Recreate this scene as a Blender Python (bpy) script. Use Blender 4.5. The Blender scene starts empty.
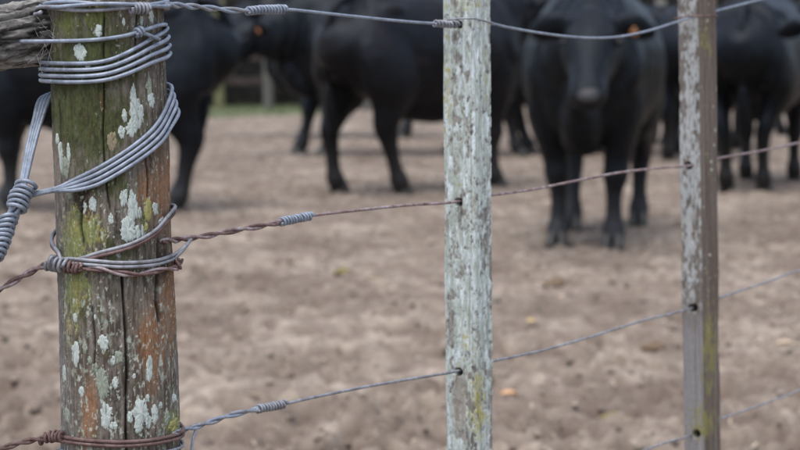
import bpy, bmesh, math, random
import numpy as np
from mathutils import Vector, Matrix

R_ = math.radians
random.seed(7)
rng = np.random.default_rng(7)
scene = bpy.context.scene
COL = scene.collection

# ------------------------------------------------------------------ camera
CAM_H = 1.10
F = 55.0 / 23.6 * 800.0                 # focal length in photo pixels (800 x 450)
HORIZON = 40.0
PITCH = math.atan((225.0 - HORIZON) / F)
CP, SP = math.cos(PITCH), math.sin(PITCH)
cam_data = bpy.data.cameras.new('camera')
cam = bpy.data.objects.new('camera', cam_data)
COL.objects.link(cam)
cam.location = (0, 0, CAM_H)
cam.rotation_euler = (math.pi / 2 - PITCH, 0, 0)
cam_data.sensor_width = 23.6
cam_data.lens = 55.0
cam_data.clip_start = 0.05
cam_data.clip_end = 2000
cam_data.dof.use_dof = True
cam_data.dof.focus_distance = 1.70
cam_data.dof.aperture_fstop = 6.4
scene.camera = cam

# ------------------------------------------------------------------ sky, sun, exposure
SUN_EL, SUN_AZ = 68.0, 205.0            # high sun veiled by cloud, behind the camera to the left
world = bpy.data.worlds.new('World')
scene.world = world
world.use_nodes = True
wn, wl = world.node_tree.nodes, world.node_tree.links
wn.clear()
sky = wn.new('ShaderNodeTexSky')
sky.sky_type = 'NISHITA'
sky.sun_disc = False
sky.sun_elevation = R_(SUN_EL)
sky.sun_rotation = R_(SUN_AZ)
sky.dust_density = 1.0
hs = wn.new('ShaderNodeHueSaturation')
hs.inputs['Saturation'].default_value = 0.7
bg = wn.new('ShaderNodeBackground')
bg.inputs['Strength'].default_value = 0.10
wo = wn.new('ShaderNodeOutputWorld')
wl.new(sky.outputs[0], hs.inputs['Color'])
wl.new(hs.outputs[0], bg.inputs['Color'])
wl.new(bg.outputs[0], wo.inputs['Surface'])
sd = bpy.data.lights.new('sun', 'SUN')
sd.energy = 1.5
sd.angle = R_(60)
sd.color = (1.0, 0.96, 0.9)
sun = bpy.data.objects.new('sun', sd)
COL.objects.link(sun)
sun.rotation_euler = (R_(90 - SUN_EL), 0, R_(180 - SUN_AZ))
sun.location = (0, 0, 20)
scene.view_settings.view_transform = 'Standard'
scene.view_settings.look = 'None'
scene.view_settings.exposure = 1.27
scene.view_settings.gamma = 1.0
scene.render.resolution_x, scene.render.resolution_y = 1024, 576


# ------------------------------------------------------------------ helpers: pixels to places
def ray(x, y):
    dx, dy = (x - 400.0) / F, (225.0 - y) / F
    return Vector((dx, CP + dy * SP, -SP + dy * CP))


def at_y(x, y, Y):
    r = ray(x, y)
    return Vector((0, 0, CAM_H)) + r * (Y / r.y)


def on_ground(x, y, z=0.0):
    r = ray(x, y)
    return Vector((0, 0, CAM_H)) + r * ((z - CAM_H) / r.z)


def on_plan(x, y, a, b):
    """where the sight line crosses the upright plane through plan points a, b"""
    r = ray(x, y)
    n = (b[1] - a[1], -(b[0] - a[0]))
    t = (n[0] * a[0] + n[1] * a[1]) / (n[0] * r.x + n[1] * r.y)
    return Vector((0, 0, CAM_H)) + r * t


def srgb(r, g, b):
    c = np.array([r, g, b], float) / 255.0
    return np.where(c <= 0.04045, c / 12.92, ((c + 0.055) / 1.055) ** 2.4)


# ------------------------------------------------------------------ helpers: noise
def _hash(i, j, k, s):
    h = (i.astype(np.int64) * 374761393 + j.astype(np.int64) * 668265263 +
         k.astype(np.int64) * 2147483647 + s * 1274126177) & 0xFFFFFFFF
    h = ((h ^ (h >> 13)) * 1274126177) & 0xFFFFFFFF
    h = ((h ^ (h >> 16)) * 2246822519) & 0xFFFFFFFF
    return ((h ^ (h >> 15)) & 0xFFFFFF) / float(0xFFFFFF) * 2 - 1


def vnoise(x, y, z, s=0):
    x, y, z = np.broadcast_arrays(np.asarray(x, float), np.asarray(y, float), np.asarray(z, float))
    i, j, k = np.floor(x), np.floor(y), np.floor(z)
    fx, fy, fz = x - i, y - j, z - k
    u, v, w = [f * f * f * (f * (f * 6 - 15) + 10) for f in (fx, fy, fz)]
    out = 0
    for a in (0, 1):
        for b in (0, 1):
            for c in (0, 1):
                out = out + _hash(i + a, j + b, k + c, s) * (u if a else 1 - u) * (v if b else 1 - v) * (w if c else 1 - w)
    return out


def fbm(x, y, z, s=0, o=4, g=0.5):
    t, a, n = 0, 1.0, 0
    for q in range(o):
        t = t + a * vnoise(x * 2 ** q + 17.3 * q, y * 2 ** q + 5.1 * q, z * 2 ** q + 9.7 * q, s + q)
        n += a
        a *= g
    return t / n


def sstep(a, b, x):
    t = np.clip((x - a) / (b - a), 0, 1)
    return t * t * (3 - 2 * t)


# ------------------------------------------------------------------ helpers: objects
def tag(o, label=None, cat=None, group=None, kind=None):
    if label: o['label'] = label
    if cat: o['category'] = cat
    if group: o['group'] = group
    if kind: o['kind'] = kind
    return o


def thing(name, label, cat, loc=(0, 0, 0), group=None):
    o = bpy.data.objects.new(name, None)
    o.empty_display_size = 0.05
    COL.objects.link(o)
    o.location = loc
    return tag(o, label, cat, group)


def link(name, me, parent=None, mat=None, smooth=True):
    o = bpy.data.objects.new(name, me)
    COL.objects.link(o)
    if mat is not None:
        me.materials.append(mat)
    if smooth:
        me.polygons.foreach_set('use_smooth', np.ones(len(me.polygons), bool))
    if parent is not None:
        o.parent = parent
        o.matrix_parent_inverse = Matrix.Translation(parent.location).inverted() if parent.type == 'EMPTY' and parent.parent is None and parent.rotation_euler.z == 0 else Matrix()
    return o


def mesh(verts, faces, col=None):
    me = bpy.data.meshes.new('mesh')
    verts = np.asarray(verts, np.float32)
    faces = np.asarray(faces, np.int32)
    me.vertices.add(len(verts))
    me.vertices.foreach_set('co', verts.ravel())
    k = faces.shape[1]
    me.loops.add(faces.size)
    me.loops.foreach_set('vertex_index', faces.ravel())
    me.polygons.add(len(faces))
    me.polygons.foreach_set('loop_start', np.arange(0, faces.size, k, dtype=np.int32))
    me.update(calc_edges=True)
    me.validate()
    if col is not None:
        a = me.color_attributes.new('Col', 'FLOAT_COLOR', 'POINT')
        c = np.ones((len(verts), 4), np.float32)
        c[:, :3] = col
        a.data.foreach_set('color', c.ravel())
    return me


def grid_faces(nr, nc, wrap=False):
    r = np.arange(nr - 1)[:, None]
    c = np.arange(nc if wrap else nc - 1)[None, :]
    c2 = (c + 1) % nc if wrap else c + 1
    return np.stack([r * nc + c, r * nc + c2, (r + 1) * nc + c2, (r + 1) * nc + c], -1).reshape(-1, 4)


# ------------------------------------------------------------------ materials
def mat(name, rough=0.85):
    m = bpy.data.materials.new(name)
    m.use_nodes = True
    p = m.node_tree.nodes['Principled BSDF']
    p.inputs['Roughness'].default_value = rough
    return m, m.node_tree.nodes, m.node_tree.links, p


def noise_node(N, L, scale, detail=4, rough=0.6, stretch=None, coord='Object'):
    tc = N.new('ShaderNodeTexCoord')
    n = N.new('ShaderNodeTexNoise')
    n.inputs['Scale'].default_value = scale
    n.inputs['Detail'].default_value = detail
    n.inputs['Roughness'].default_value = rough
    if stretch:
        mp = N.new('ShaderNodeMapping')
        mp.inputs['Scale'].default_value = stretch
        L.new(tc.outputs[coord], mp.inputs['Vector'])
        L.new(mp.outputs[0], n.inputs['Vector'])
    else:
        L.new(tc.outputs[coord], n.inputs['Vector'])
    return n


def ramp(N, L, fac, stops):
    r = N.new('ShaderNodeValToRGB')
    while len(r.color_ramp.elements) < len(stops):
        r.color_ramp.elements.new(0.5)
    for e, (p, c) in zip(r.color_ramp.elements, stops):
        e.position = p
        e.color = (*c, 1)
    L.new(fac, r.inputs[0])
    return r


def bump(N, L, h, p, strength=0.4, dist=0.001):
    b = N.new('ShaderNodeBump')
    b.inputs['Strength'].default_value = strength
    b.inputs['Distance'].default_value = dist
    L.new(h, b.inputs['Height'])
    L.new(b.outputs[0], p.inputs['Normal'])
    return b


def attr_mat(name, rough, nscale, stretch, bs, bd, var=0.35):
    m, N, L, p = mat(name, rough)
    a = N.new('ShaderNodeAttribute')
    a.attribute_name = 'Col'
    n = noise_node(N, L, nscale, 6, 0.7, stretch)
    r = ramp(N, L, n.outputs[0], [(0.25, (1 - var,) * 3), (0.75, (1 + var,) * 3)])
    mx = N.new('ShaderNodeMix')
    mx.data_type = 'RGBA'
    mx.blend_type = 'MULTIPLY'
    mx.inputs[0].default_value = 1
    L.new(a.outputs['Color'], mx.inputs[6])
    L.new(r.outputs[0], mx.inputs[7])
    L.new(mx.outputs[2], p.inputs['Base Color'])
    bump(N, L, n.outputs[0], p, bs, bd)
    p.inputs['Specular IOR Level'].default_value = 0.25
    return m


M = {}
M['wood'] = attr_mat('weathered_wood', 0.9, 700, (1, 1, 0.3), 0.5, 0.0006)
M['rail_wood'] = attr_mat('splintered_wood', 0.95, 600, (0.15, 1, 1), 0.7, 0.001)
M['lichen'] = attr_mat('crust_lichen', 0.95, 900, None, 0.6, 0.0005, 0.22)
M['soil'] = attr_mat('trodden_soil', 0.95, 60, None, 0.5, 0.006, 0.25)
M['clod'] = attr_mat('soil_clod', 0.95, 60, None, 0.4, 0.004, 0.25)


def wire_mat(name, c0, c1, c2, metal, rough):
    m, N, L, p = mat(name, rough)
    n = noise_node(N, L, 90, 8, 0.75)
    r = ramp(N, L, n.outputs[0], [(0.32, tuple(c0)), (0.5, tuple(c1)), (0.7, tuple(c2))])
    L.new(r.outputs[0], p.inputs['Base Color'])
    p.inputs['Metallic'].default_value = metal
    n2 = noise_node(N, L, 900, 4, 0.7)
    bump(N, L, n2.outputs[0], p, 0.35, 0.0004)
    return m


M['galv'] = wire_mat('galvanised_wire', srgb(102, 109, 121), srgb(134, 142, 156), srgb(160, 169, 184), 0.3, 0.5)
M['galv_dull'] = wire_mat('dull_wire', srgb(95, 88, 88), srgb(135, 136, 142), srgb(165, 168, 176), 0.3, 0.55)
M['rust'] = wire_mat('rusty_wire', srgb(66, 46, 42), srgb(104, 80, 76), srgb(140, 118, 116), 0.2, 0.7)
M['halfrust'] = wire_mat('part_rusty_wire', srgb(92, 66, 60), srgb(138, 118, 116), srgb(178, 176, 184), 0.25, 0.6)


def cow_mat(name='black_cow_hide', k=(1, 1, 1)):
    m, N, L, p = mat(name, 0.52)
    n = noise_node(N, L, 4.5, 7, 0.72)
    r = ramp(N, L, n.outputs[0], [(0.33, (0.0014 * k[0], 0.0016 * k[1], 0.0024 * k[2])), (0.55, (0.0024 * k[0], 0.0026 * k[1], 0.0036 * k[2])), (0.75, (0.0085 * k[0], 0.0068 * k[1], 0.0066 * k[2]))])
    # dried mud on the lower legs
    tc = N.new('ShaderNodeTexCoord')
    sx = N.new('ShaderNodeSeparateXYZ')
    L.new(tc.outputs['Object'], sx.inputs[0])
    mr = N.new('ShaderNodeMapRange')
    mr.inputs['From Min'].default_value = 0.42
    mr.inputs['From Max'].default_value = 0.12
    mr.inputs['To Max'].default_value = 0.62
    L.new(sx.outputs['Z'], mr.inputs['Value'])
    n3 = noise_node(N, L, 14, 4, 0.6)
    mu = N.new('ShaderNodeMath')
    mu.operation = 'MULTIPLY'
    L.new(mr.outputs[0], mu.inputs[0])
    L.new(n3.outputs[0], mu.inputs[1])
    mx = N.new('ShaderNodeMix')
    mx.data_type = 'RGBA'
    L.new(mu.outputs[0], mx.inputs[0])
    L.new(r.outputs[0], mx.inputs[6])
    mx.inputs[7].default_value = (0.06, 0.052, 0.047, 1)
    L.new(mx.outputs[2], p.inputs['Base Color'])
    p.inputs['Sheen Weight'].default_value = 0.0
    p.inputs['Sheen Roughness'].default_value = 0.5
    p.inputs['Sheen Tint'].default_value = (0.8, 0.85, 1.0, 1)
    p.inputs['Specular IOR Level'].default_value = 0.25
    p.inputs['Specular Tint'].default_value = (0.75, 0.85, 1.0, 1)
    # coat: hair direction breaks the sheen into streaks
    n2 = noise_node(N, L, 38, 8, 0.75, (1, 1, 0.4))
    bump(N, L, n2.outputs[0], p, 0.5, 0.011)
    rr = ramp(N, L, n2.outputs[0], [(0.3, (0.34,) * 3), (0.7, (0.55,) * 3)])
    L.new(rr.outputs[0], p.inputs['Roughness'])
    return m


M['cow'] = cow_mat()
M['cow_brown'] = cow_mat('brownish_black_hide', (2.2, 1.6, 1.3))


def plain(name, c, rough, nscale=40, var=0.3, metal=0):
    m, N, L, p = mat(name, rough)
    n = noise_node(N, L, nscale, 4)
    c = np.array(c)
    r = ramp(N, L, n.outputs[0], [(0.3, tuple(c * (1 - var))), (0.7, tuple(c * (1 + var)))])
    L.new(r.outputs[0], p.inputs['Base Color'])
    p.inputs['Metallic'].default_value = metal
    return m


M['hoof'] = plain('hoof_horn', (0.05, 0.045, 0.04), 0.6)
M['eye'] = plain('cow_eye', (0.004, 0.0035, 0.003), 0.6)
M['nose'] = plain('cow_nose', (0.02, 0.019, 0.022), 0.6, 60)
M['tag'] = plain('orange_tag', (0.36, 0.155, 0.07), 0.6)
M['leaf_orange'] = plain('dry_leaf', (0.62, 0.36, 0.2), 0.7, 30)
M['leaf_pale'] = plain('pale_leaf', (0.5, 0.38, 0.28), 0.7, 30)
M['leaf_yellow'] = plain('yellow_leaf', (0.6, 0.42, 0.16), 0.7, 30)
M['dung'] = plain('old_dung', (0.20, 0.16, 0.055), 0.9, 50)
M['dung_brown'] = plain('brown_dung', (0.15, 0.10, 0.06), 0.9, 50)
M['hedge'] = plain('hedge_leaf', (0.012, 0.014, 0.010), 0.8, 3, 0.5)
M['hedge_in'] = plain('hedge_twig_shade', (0.010, 0.008, 0.007), 0.95, 3)
M['grass'] = plain('paddock_grass', (0.09, 0.115, 0.05), 0.7, 2, 0.3)
M['fibre'] = plain('pale_hair', (0.35, 0.33, 0.32), 0.6)
M['yard_post'] = plain('yard_post_wood', (0.10, 0.095, 0.085), 0.9, 12, 0.3)
M['yard_post_mossy'] = plain('mossy_post_wood', (0.13, 0.125, 0.06), 0.9, 12, 0.3)
M['yard_rail'] = plain('yard_rail_wood', (0.045, 0.032, 0.028), 0.9, 6, 0.4)

# ------------------------------------------------------------------ ground
def axis(parts):
    out = [parts[0][0]]
    for a, b, s0, s1 in parts:
        x = a
        while x < b - 1e-6:
            t = (x - a) / (b - a)
            x = min(b, x + s0 + (s1 - s0) * t)
            out.append(x)
    return np.array(out)


gy = axis([(-400, -20, 90, 20), (-20, 4, 2, 0.12), (4, 4.6, 0.1, 0.02), (4.6, 11, 0.018, 0.028), (11, 34, 0.03, 0.25), (34, 120, 0.5, 12), (120, 900, 20, 160)])
half = axis([(0, 2.6, 0.02, 0.02), (2.6, 6, 0.022, 0.1), (6, 14, 0.12, 0.8), (14, 80, 1, 12), (80, 700, 20, 160)])
gx = np.concatenate([-half[:0:-1], half])
GX, GY = np.meshgrid(gx, gy)


def ground_base(x, y):
    return 0.012 * fbm(x / 0.55, y / 0.55, 0 * x, 11, 3) + 0.07 * fbm(x / 6, y / 6, 0 * x, 15, 2) * sstep(13, 30, y)


GZ = ground_base(GX, GY)
near = sstep(40, 20, GY) * sstep(16, 8, np.abs(GX))
fine = fbm(GX / 0.16, GY / 0.16, GX * 0, 21, 4, 0.6)
ridg = 1 - np.abs(fbm(GX / 0.3, GY / 0.3, GX * 0, 31, 3))
GZ = GZ + near * (0.014 * fine + 0.013 * fbm(GX / 0.055, GY / 0.055, GX * 0, 25, 2, 0.6) + 0.010 * (ridg - 0.8))
PIT = np.zeros_like(GZ)
for i in range(6500):                                  # hoof prints pressed into the soil
    y = 4.4 + 22 * rng.random() ** 1.6
    x = (rng.random() * 2 - 1) * (1.2 + 0.26 * y)
    a = rng.random() * math.pi
    ra, rb = 0.045 + 0.045 * rng.random(), 0.03 + 0.03 * rng.random()
    dep = 0.02 + 0.038 * rng.random()
    r0 = ra * 2
    j0, j1 = np.searchsorted(gy, [y - r0, y + r0])
    i0, i1 = np.searchsorted(gx, [x - r0, x + r0])
    if j1 <= j0 or i1 <= i0:
        continue
    X, Y = GX[j0:j1, i0:i1] - x, GY[j0:j1, i0:i1] - y
    u, v = X * math.cos(a) + Y * math.sin(a), -X * math.sin(a) + Y * math.cos(a)
    d = np.sqrt((u / ra) ** 2 + (v / rb) ** 2)
    PIT[j0:j1, i0:i1] += np.where(d < 1.9, -dep * (1 - sstep(0.45, 1.05, d)) + dep * 0.35 * np.exp(-((d - 1.2) / 0.22) ** 2), 0)
GZ = GZ + np.clip(PIT, -0.075, 0.03)
moist = 0.75 * fbm(GX / 0.34, GY / 0.34, GX * 0, 41, 5, 0.75)
speck = fbm(GX / 0.05, GY / 0.05, GX * 0, 51, 2)
c_dry, c_mid, c_wet = srgb(158, 145, 132), srgb(134, 121, 109), srgb(98, 85, 76)
t = sstep(-0.75, 0.45, moist + 0.3 * fine + 0.35 * speck)[..., None]
gc = c_wet * (1 - t) + c_mid * t
t2 = sstep(0.0, 0.7, moist + 0.5 * speck + 0.2 * fine)[..., None]
gc = gc * (1 - t2) + c_dry * t2
wetpit = np.clip(-PIT / 0.05, 0, 1)[..., None] * 0.5     # trodden-in dung and damp soil in the prints
gc = gc * (1 - wetpit) + srgb(84, 68, 60) * wetpit
gm = sstep(0.0, 0.5, (GY - 25.5) / 4 + 0.9 * fbm(GX / 2.2, GY / 2.2, GX * 0, 61, 3) - 0.7 * np.abs(GX + 2.6) * (GY < 32))[..., None]
gc = gc * (1 - gm) + srgb(98, 104, 76) * gm
verts = np.stack([GX, GY, GZ], -1).reshape(-1, 3)
ground = link('ground', mesh(verts, grid_faces(len(gy), len(gx)), gc.reshape(-1, 3)), None, M['soil'])
tag(ground, 'trodden brown soil of the cattle yard pocked with hoof prints', kind='structure')


def ground_z(x, y):
    j = min(len(gy) - 1, np.searchsorted(gy, y))
    i = min(len(gx) - 1, np.searchsorted(gx, x))
    return float(GZ[j, i])


# loose clods: thousands of crumbs, one object
ico = bmesh.new()
bmesh.ops.create_icosphere(ico, subdivisions=1, radius=1)
iv = np.array([v.co for v in ico.verts])
ifc = np.array([[v.index for v in f.verts] for f in ico.faces])
ico.free()
CV, CF, CC = [], [], []
for i in range(5000):
    y = 4.5 + 15 * rng.random() ** 1.7
    x = (rng.random() * 2 - 1) * (0.6 + 0.25 * y)
    s = 0.005 + 0.013 * rng.random() ** 3
    v = iv * (1 + 0.35 * (rng.random((len(iv), 1)) - 0.5)) * s * np.array([1, 1, 0.65]) * (0.8 + 0.5 * rng.random(3))
    v = v + [x, y, ground_z(x, y) + s * 0.3]
    CF.append(ifc + len(iv) * len(CV))
    CV.append(v)
    cc = (c_mid if rng.random() < 0.6 else (c_dry if rng.random() < 0.35 else 0.5 * c_wet + 0.5 * c_mid)) * (0.8 + 0.25 * rng.random())
    CC.append(np.repeat(cc[None], len(iv), 0))
clods = link('soil_clods', mesh(np.concatenate(CV), np.concatenate(CF), np.concatenate(CC)), None, M['clod'])
tag(clods, 'loose crumbs and clods of dry soil scattered over the yard', 'soil', kind='stuff')

# bits of straw trodden into the soil
SV, SF = [], []
for i in range(900):
    y = 4.5 + 11 * rng.random() ** 1.5
    x = (rng.random() * 2 - 1) * (0.6 + 0.24 * y)
    a, l, w = rng.random() * 6.28, 0.012 + 0.03 * rng.random(), 0.0016 + 0.0025 * rng.random()
    z0 = ground_z(x, y) + 0.006
    d, n = np.array([math.cos(a), math.sin(a), rng.normal(0, .15)]), np.array([-math.sin(a), math.cos(a), 0])
    c = np.array([x, y, z0])
    k = len(SV) * 6
    SV.append([c - d * l - n * w, c - d * l + n * w, c + d * l * .2 + n * w + [0, 0, .004], c + d * l * .2 - n * w + [0, 0, .004], c + d * l + n * w, c + d * l - n * w])
    SF += [[k, k + 1, k + 2, k + 3], [k + 3, k + 2, k + 4, k + 5]]
straw = link('straw', mesh(np.concatenate(SV), SF), None, plain('dry_straw', (0.42, 0.34, 0.24), 0.8), False)
tag(straw, 'pale bits of straw trodden into the soil', 'straw', kind='stuff')

# ------------------------------------------------------------------ fence posts
Y_POST, Y_MID, Y_THIRD = 1.72, 2.07, 2.58
Z_TOP = 1.24


class Upright:
    """axis of a post given by its image centre line at a known depth"""
    def __init__(s, xt, xb, Y):
        a, b = at_y(xt, 0, Y), at_y(xb, 450, Y)
        s.Y, s.k = Y, (a.x - b.x) / (a.z - b.z)
        s.x0 = b.x - s.k * b.z
    def c(s, z):
        return s.x0 + s.k * z


POST = Upright(106.0, 121.5, Y_POST)
Z450 = at_y(0, 450, Y_POST).z
PXM = F / (Y_POST / CP)


def post_r(z):
    return 0.0515 + (0.0548 - 0.0515) * np.clip((CAM_H + 0.04 - z) / 0.4, 0, 2.2)


def px_of(x, Y, z):
    """project a world point (numpy) to photo pixels"""
    dz = z - CAM_H
    f = Y * CP - dz * SP
    u = Y * SP + dz * CP
    return 400 + F * x / f, 225 - F * u / f


# cracks: (list of photo pixels along the crack, width m, depth m)
CRACKS = [([(104, 8), (103, 40), (104, 90), (103, 130), (105, 176), (110, 215)], 0.0006, 0.004),
          ([(121, 262), (124, 300), (126, 345), (127, 390), (126, 430), (128, 470)], 0.0010, 0.007),
          ([(58, 95), (60, 118), (62, 150), (61, 190)], 0.0010, 0.004),
          ([(158, 235), (160, 262), (157, 300), (160, 330)], 0.0018, 0.008),
          ([(82, 196), (81, 225), (84, 252)], 0.0012, 0.004),
          ([(146, 150), (149, 180), (148, 205)], 0.0010, 0.004),
          ([(92, 300), (95, 340), (93, 380)], 0.0007, 0.003),
          ([(137, 8), (136, 45), (138, 78)], 0.0008, 0.003)]


def post_theta(x, y):
    z = at_y(0, y, Y_POST - 0.04).z
    cx = px_of(POST.c(z), Y_POST, z)[0]
    R = post_r(z)
    th = 0.0
    for _ in range(4):
        Yd = Y_POST - R * math.cos(th)
        xx = (x - 400) / F * (Yd * CP - (z - CAM_H) * SP)
        th = math.asin(max(-1, min(1, (xx - POST.c(z)) / R)))
    z = at_y(0, y, Y_POST - R * math.cos(th)).z
    return th, z


CR_TZ = [(np.array([post_theta(*p) for p in pts]), w, d) for pts, w, d in CRACKS]


def post_surface(th, z):
    """radius of the weathered post, and how deep in a crack each point is"""
    R = post_r(z)
    X, Yy = np.sin(th), np.cos(th)
    lump = 0.0022 * fbm(X * 1.6 + 3, Yy * 1.6, z * 12, 71, 3)
    grain = 0.0010 * fbm(X * 11, Yy * 11, z * 30, 75, 4, 0.6) + 0.0004 * fbm(X * 34, Yy * 34, z * 190, 79, 3, 0.6)
    flute = -0.0013 * np.clip(np.abs(fbm(X * 7, Yy * 7, z * 9, 83, 2)) * -8 + 1, 0, 1)
    crk = np.zeros(np.broadcast(th, z).shape)
    dep = np.zeros_like(crk)
    for tz, w, d in CR_TZ:
        o = np.argsort(tz[:, 1])
        tc = np.interp(z, tz[o, 1], tz[o, 0]) + 0.012 * vnoise(z * 60, 0 * z, 0 * z, 87)
        lo, hi = tz[:, 1].min(), tz[:, 1].max()
        fade = sstep(lo, lo + 0.012, z) * sstep(hi, hi - 0.012, z)
        a = np.exp(-(((th - tc) * R) / w) ** 2) * fade
        crk = np.maximum(crk, a)
        dep = np.maximum(dep, a * d)
    return R + lump + grain + flute - dep, crk


def blob(px, py, x, y, sx, sy):
    return np.exp(-((px - x) / sx) ** 2 - ((py - y) / sy) ** 2)


def mixc(c, new, f):
    f = np.clip(f, 0, 1)[..., None]
    return c * (1 - f) + np.asarray(new) * f


def post_colour(th, z, r, crk):
    X, Yy = np.sin(th), np.cos(th)
    px, py = px_of(POST.c(z) + r * X, Y_POST - r * Yy, z)
    n1 = fbm(X * 9, Yy * 9, z * 70, 101, 4, 0.6)
    n2 = fbm(X * 20, Yy * 20, z * 170, 105, 4, 0.65)
    n3 = fbm(X * 4, Yy * 4, z * 40, 109, 3)
    n4 = fbm(X * 60, Yy * 60, z * 700, 113, 3, 0.6)
    g = fbm(X * 26, Yy * 26, z * 34, 117, 4, 0.65)
    c = np.ones(th.shape + (3,)) * srgb(112, 103, 94)
    c = mixc(c, srgb(66, 58, 52), sstep(-0.15, 0.4, g + 0.5 * n1) * 0.85)
    c = mixc(c, srgb(146, 138, 130), sstep(0.1, 0.5, -g + 0.4 * n2) * 0.55)
    front = (Yy > -0.2)
    # green algae on the upper face
    alg = np.maximum(blob(px, py, 85, 115, 45, 48), 0.9 * blob(px, py, 92, 60, 42, 45)) + 0.45 * blob(px, py, 75, 290, 22, 40) + 0.5 * blob(px, py, 110, 188, 25, 14) + 0.4 * blob(px, py, 118, 250, 30, 25)
    c = mixc(c, srgb(72, 79, 44), sstep(0.0, 0.7, alg * front + 0.5 * n1 + 0.3 * n2 - 0.02) * 0.92)
    c = mixc(c, srgb(48, 48, 36), sstep(0.0, 0.5, n2 + 0.5 * n1 + 0.25 * alg - 0.1) * 0.75 * front * sstep(0.15, 0.6, alg))
    tg = blob(px, py, 66, 22, 9, 16) + blob(px, py, 98, 18, 10, 12) + 0.5 * blob(px, py, 80, 16, 30, 10)
    c = mixc(c, srgb(100, 104, 58), sstep(0.3, 0.9, tg * front + 0.6 * n2 + 0.3 * n4) * 0.8)
    # orange stained streaks
    org = blob(px, py, 165, 190, 12, 45) + blob(px, py, 169, 305, 11, 55) + 0.9 * blob(px, py, 145, 185, 8, 26) + blob(px, py, 147, 335, 10, 32) + 0.9 * blob(px, py, 86, 420, 7, 40) + 0.8 * blob(px, py, 94, 400, 5, 30) + 0.8 * blob(px, py, 86, 212, 6, 26) + 0.6 * blob(px, py, 58, 165, 6, 30) + 0.6 * blob(px, py, 153, 380, 9, 40)
    c = mixc(c, srgb(144, 104, 74), sstep(0.15, 1.25, org * front + 0.6 * g + 0.5 * n2 + 0.08) * 0.85)
    # dark patches
    drk = blob(px, py, 82, 205, 12, 40) + 0.9 * blob(px, py, 163, 262, 9, 28) + 0.7 * blob(px, py, 115, 395, 14, 45) + 0.7 * blob(px, py, 118, 230, 10, 30) + 0.6 * blob(px, py, 150, 165, 6, 40)
    c = mixc(c, srgb(42, 36, 32), sstep(0.35, 0.9, drk * front + 0.6 * n2) * 0.85)
    # yellow lichen, granular
    yel = blob(px, py, 73, 233, 16, 34) + 0.8 * blob(px, py, 96, 232, 14, 22) + 0.75 * blob(px, py, 72, 320, 12, 60) + 0.7 * blob(px, py, 84, 285, 14, 20) + 0.8 * blob(px, py, 172, 424, 9, 16) + 0.5 * blob(px, py, 92, 440, 20, 16) + 0.5 * blob(px, py, 146, 212, 8, 16)
    c = mixc(c, srgb(146, 138, 80), sstep(0.48, 0.72, yel * front * 0.8 + 0.8 * n2 + 0.4 * n4) * 0.8)
    c = mixc(c, srgb(122, 132, 84), sstep(0.5, 0.8, yel * front * 0.8 + 0.8 * n3 + 0.3 * n4) * 0.6)
    # small pale flecks of lichen over the lower two thirds
    fl = sstep(0.40, 0.48, n2 + 0.2 * n4 + 0.14 * sstep(140, 420, py) - 0.35 * blob(px, py, 85, 115, 50, 45))
    c = mixc(c, srgb(176, 182, 172), fl * 0.8)
    fl2 = sstep(0.40, 0.5, fbm(X * 12 + 9, Yy * 12, z * 110, 121, 4, 0.65) + 0.10 * sstep(150, 400, py) - 0.3 * blob(px, py, 85, 100, 60, 60))
    c = mixc(c, srgb(150, 156, 142), fl2 * 0.7)
    # pale grey rim along the left edge
    c = mixc(c, srgb(150, 146, 146), sstep(0.5, 1.0, -X * sstep(60, 160, py)) * 0.55 * (0.6 + 0.6 * n1))
    n5 = fbm(X * 14 + 4, Yy * 14, z * 120, 125, 5, 0.7)
    c = mixc(c, srgb(36, 34, 28), sstep(0.02, 0.5, n5 + 0.25 * n4) * 0.5 * (0.55 + 0.45 * sstep(300, 60, py)))
    c = c * (0.9 + 0.28 * n4 + 0.16 * n1)[..., None]
    c = mixc(c, srgb(24, 21, 19), crk ** 0.7 * 0.9)  # shade of the crack depth painted into the colour
    return np.clip(c, 0.004, 0.9)


ROOT_POST = thing('fence_post', 'thick round wooden post with lichen, moss and wire wound around it', 'post', (POST.c(0), Y_POST, 0))
zs = np.concatenate([np.linspace(-0.3, 0.66, 40)[:-1], np.linspace(0.66, Z_TOP, 620)])
nth = 400
ths = np.linspace(-math.pi, math.pi, nth, endpoint=False)
TH, ZZ = np.meshgrid(ths, zs)
RR, CK = post_surface(TH, ZZ)
pc = post_colour(TH, ZZ, RR, CK)
PV = np.stack([POST.c(ZZ) + RR * np.sin(TH), Y_POST - RR * np.cos(TH), ZZ], -1).reshape(-1, 3)
faces = grid_faces(len(zs), nth, True)
# weathered top
tv = [PV]
base = len(PV)
fs = [faces]
prev = np.arange((len(zs) - 1) * nth, len(zs) * nth)
for k, s in enumerate((0.93, 0.6, 0.3, 0.02)):
    rr = RR[-1] * s
    ztop = Z_TOP + (0.004 if k == 0 else 0.006) + 0.004 * fbm(np.sin(ths) * s * 4, np.cos(ths) * s * 4, 0 * ths, 131, 3)
    tv.append(np.stack([POST.c(Z_TOP) + rr * np.sin(ths), Y_POST - rr * np.cos(ths), ztop], -1))
    cur = np.arange(base, base + nth)
    fs.append(np.stack([prev, np.roll(prev, -1), np.roll(cur, -1), cur], -1))
    prev = cur
    base += nth
allc = np.concatenate([pc.reshape(-1, 3), np.repeat(srgb(120, 114, 104)[None], 4 * nth, 0)])
link('post_shaft', mesh(np.concatenate(tv), np.concatenate(fs), allc), ROOT_POST, M['wood'])

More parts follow.
